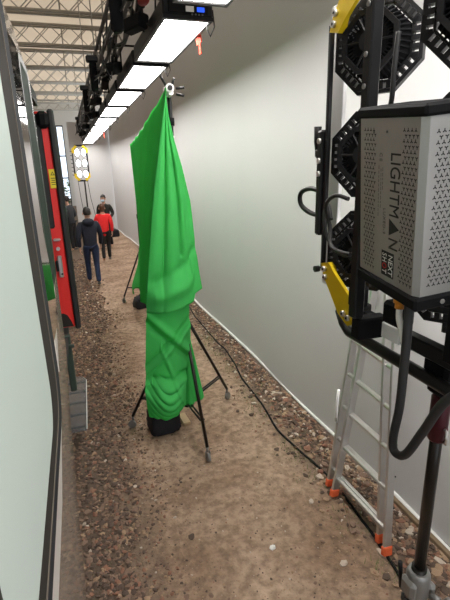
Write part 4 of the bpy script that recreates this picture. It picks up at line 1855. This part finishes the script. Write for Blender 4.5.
# ---------------------------------------------------------------- people
def skin_mesh(name, verts, edges, radii, m, parent, sub=1, root=0):
    me = bpy.data.meshes.new(name)
    me.from_pydata([tuple(v) for v in verts], edges, [])
    o = bpy.data.objects.new(name, me)
    C.objects.link(o)
    sk = o.modifiers.new('skin', 'SKIN')
    sk.use_smooth_shade = True
    sk.branch_smoothing = .3
    if not me.skin_vertices:
        me.attributes.new if False else None
    bpy.context.view_layer.objects.active = o
    layer = me.skin_vertices[0].data if me.skin_vertices else None
    if layer is not None:
        for i, r in enumerate(radii):
            layer[i].radius = r if isinstance(r, tuple) else (r, r)
            layer[i].use_root = (i == root)
    sb = o.modifiers.new('sub', 'SUBSURF')
    sb.levels = sb.render_levels = sub
    bpy.context.view_layer.update()
    out = bpy.data.meshes.new_from_object(o.evaluated_get(bpy.context.evaluated_depsgraph_get()))
    bpy.data.objects.remove(o)
    bpy.data.meshes.remove(me)
    out.materials.clear()
    out.materials.append(m)
    out.polygons.foreach_set('use_smooth', [True] * len(out.polygons))
    return link(name, out, parent)


def person(label, loc, rz, h, top, bottoms, hair, pose, shoes=None, long_coat=False, hairlen=0.0, mask=False, lean=0.0):
    """Local axes: +y ahead, +x to the person's right, built at 1.75 m and scaled to h."""
    t = thing('person', label, 'person', (loc[0], loc[1], float(ground_z(loc[0], loc[1]))), rz)
    k = h / 1.75
    t.scale = (k, k, k)

    class Sk:
        def __init__(s):
            s.v, s.e, s.r = [], [], []

        def a(s, p, r, par=None):
            s.v.append(Vector(p))
            s.r.append(r)
            if par is not None:
                s.e.append((par, len(s.v) - 1))
            return len(s.v) - 1
    ln = lean
    P = dict(pel=(0, 0, .95), wst=(0, .01 + ln * .3, 1.10), che=(0, .01 + ln * .7, 1.30), nck=(0, .0 + ln, 1.46), hd0=(0, .02 + ln * 1.15, 1.53))
    B = Sk()
    pel = B.a(P['pel'], (.10, .075))
    wst = B.a(P['wst'], (.10, .075), pel)
    che = B.a(P['che'], (.13, .095), wst)
    nck = B.a(P['nck'], .055, che)
    hy = P['hd0'][1]
    h0_ = B.a((0, hy, 1.535), (.062, .06), nck)
    h1_ = B.a((0, hy + .012, 1.60), (.070, .082), h0_)
    h2_ = B.a((0, hy + .004, 1.665), (.074, .090), h1_)
    h3_ = B.a((0, hy - .005, 1.715), (.050, .062), h2_)
    B.a((0, hy + .115, 1.615), .011, h1_)                # nose
    J = Sk()
    j0 = J.a((0, 0, .75 if not long_coat else .66), (.165, .125))
    j1 = J.a((0, .01 + ln * .2, 1.02), (.165, .125), j0)
    j2 = J.a((0, .01 + ln * .7, 1.28), (.165, .125), j1)
    j3 = J.a((0, ln * .95, 1.43), (.095, .085), j2)
    J.a((0, ln * 1.02, 1.485), .062, j3)
    T = Sk()
    t0 = T.a((0, 0, 1.02), (.135, .10))
    SH = Sk()
    for sd, side in ((1, 'r'), (-1, 'l')):
        hip, kn, an = pose['hip' + side], pose['knee' + side], pose['ankle' + side]
        a = B.a((hip[0], hip[1], .88), .082, pel)
        b_ = B.a(kn, .052, a)
        c_ = B.a(an, .036, b_)
        d_ = B.a((an[0] + .01 * sd, an[1] + .10, max(.045, an[2] - .05)), .030, c_)
        a = T.a((hip[0], hip[1], .86), .098, t0)
        b2 = T.a(Vector(kn).lerp(Vector((hip[0], hip[1], .88)), .45), .084, a)
        b_ = T.a(kn, .068, b2)
        T.a(Vector(an) - Vector((0, .01, .0)), .056, b_)
        sh, el, wr = (.185 * sd, ln * .9, 1.405), pose['elbow' + side], pose['wrist' + side]
        a = B.a(sh, .050, che)
        b_ = B.a(el, .036, a)
        c_ = B.a(wr, .025, b_)
        a = J.a((.175 * sd, ln * .9, 1.40), .072, j2)
        b2 = J.a(Vector(el).lerp(Vector(sh), .5), .066, a)
        b_ = J.a(el, .058, b2)
        J.a(Vector(wr).lerp(Vector(el), .03), .047, b_)
        # hand: palm, four unequal fingers, thumb from the side
        d = (Vector(wr) - Vector(el)).normalized()
        side_v = Vector((0, 1, 0))
        side_v = (side_v - d * side_v.dot(d)).normalized()
        inn = d.cross(side_v)
        if inn.x * sd > 0:
            inn = -inn
        pm = B.a(Vector(wr) + d * .075, (.026, .017), c_)
        for q, (o_, l_) in enumerate(((.030, .070), (.010, .080), (-.010, .074), (-.028, .058))):
            f0 = B.a(Vector(wr) + d * .10 + side_v * o_, .0085, pm)
            f1 = B.a(Vector(wr) + d * (.10 + l_ * .55) + side_v * o_ * 1.1 + inn * .012, .008, f0)
            B.a(Vector(wr) + d * (.10 + l_ * .85) + side_v * o_ * 1.05 + inn * .034, .0065, f1)
        th = B.a(Vector(wr) + d * .055 + side_v * .040 + inn * .012, .010, c_)
        B.a(Vector(wr) + d * .10 + side_v * .056 + inn * .026, .008, th)
        # shoe
        fo = Vector((an[0], an[1] - .05, an[2] - .045))
        s0 = SH.a(fo + Vector((0, .0, .035)), (.042, .042))
        s1 = SH.a(fo + Vector((0, .09, .012)), (.046, .036), s0)
        SH.a(fo + Vector((.012 * sd, .20, .0)), (.043, .028), s1)
    skin_mesh('body', B.v, B.e, B.r, m_skin, t)
    skin_mesh('jacket', J.v, J.e, J.r, top, t, 2)
    skin_mesh('trousers', T.v, T.e, T.r, bottoms, t, 2)
    skin_mesh('shoes', SH.v, SH.e, SH.r, shoes or m_shoe, t, 1)
    # hair cap: a shell over back and top of the skull, open at the face
    b = MB()
    nu, nv = 20, 12
    V = []
    for i in range(nv):
        for q in range(nu):
            az = 2 * PI * q / nu
            ahead = math.sin(az)                                  # +1 at the face
            lim = 1.30 if ahead > .35 else (1.9 if ahead > -.1 else 2.15 + hairlen)
            th = lim * i / (nv - 1)
            th = max(th, .02)
            r = 1.0 + .05 * random.random()
            V.append((.083 * r * math.sin(min(th, 2.3)) * math.cos(az), hy + .0 + .108 * r * math.sin(min(th, 2.3)) * ahead, 1.648 + .112 * r * math.cos(th) - (max(0, th - 2.15) * .12)))
    F = [(i * nu + q, i * nu + (q + 1) % nu, (i + 1) * nu + (q + 1) % nu, (i + 1) * nu + q) for i in range(nv - 1) for q in range(nu)]
    b.add(V, F, 0, True)
    b.build('hair', hair, t)
    for sx in (-1, 1):
        b = MB()
        b.ball((sx * .086, hy - .002, 1.61), (.012, .022, .032), 8, 6)
        b.build('ear', m_skin, t)
        b = MB()
        b.ball((sx * .031, hy + .088, 1.632), (.012, .010, .008), 8, 6)
        b.build('eye', m_eye, t)
    b = MB()
    b.ball((0, hy + .084, 1.565), (.026, .012, .008), 8, 6)
    b.build('mouth', mat('lips', (.35, .12, .10), .5), t)
    if mask:
        b = MB()
        b.ball((0, hy + .060, 1.568), (.062, .052, .050), 12, 8)
        b.build('face_mask', m_mask, t)
    return t


walk = dict(hipr=(.09, 0, .9), hipl=(-.09, 0, .9), kneer=(.09, .10, .50), anklel=(-.09, .22, .085), kneel=(-.09, .16, .51), ankler=(.085, -.14, .10),
            elbowr=(.245, .06, 1.13), wristr=(.235, .16, .90), elbowl=(-.245, -.08, 1.13), wristl=(-.235, -.02, .88))
walk['kneer'] = (.09, .03, .50)
walk2 = dict(walk, kneel=(-.085, .05, .50), anklel=(-.085, -.16, .11), kneer=(.09, .15, .51), ankler=(.09, .18, .085),
             elbowr=(.24, -.06, 1.13), wristr=(.23, .02, .90), elbowl=(-.25, .04, 1.14), wristl=(-.22, .22, 1.02))
stand = dict(hipr=(.09, 0, .9), hipl=(-.09, 0, .9), kneer=(.10, .03, .50), ankler=(.11, -.01, .085), kneel=(-.10, .02, .50), anklel=(-.12, -.03, .085),
             elbowr=(.26, -.03, 1.14), wristr=(.20, .17, 1.02), elbowl=(-.26, -.03, 1.14), wristl=(-.20, .16, 1.0))
p1 = person('person in navy hooded jacket and blue jeans walking away down the path', (.14, 10.45), .05, 1.80, m_navy, m_jeans, m_hairdark, walk)
# hood lying on the shoulders
b = MB()
b.ball((0, -.085, 1.44), (.13, .07, .085), 14, 9)
b.build('hood', m_navy, p1)
p2 = person('person in bright red jacket and black trousers walking away', (.60, 13.2), -.05, 1.66, m_redjacket, m_blacktrousers, m_hairbrown, walk2, hairlen=.35)
p3 = person('person in charcoal jacket bending forward beside the red door edge', (-.31, 15.5), R(60), 1.80, m_darkjacket, m_blacktrousers, m_hairdark, stand, lean=.06)
p4 = person('person in long black coat and pale blue face mask facing us', (.80, 15.6), R(155), 1.78, m_olivecoat, m_blacktrousers, m_hairdark, stand, long_coat=True, mask=True, lean=.03)
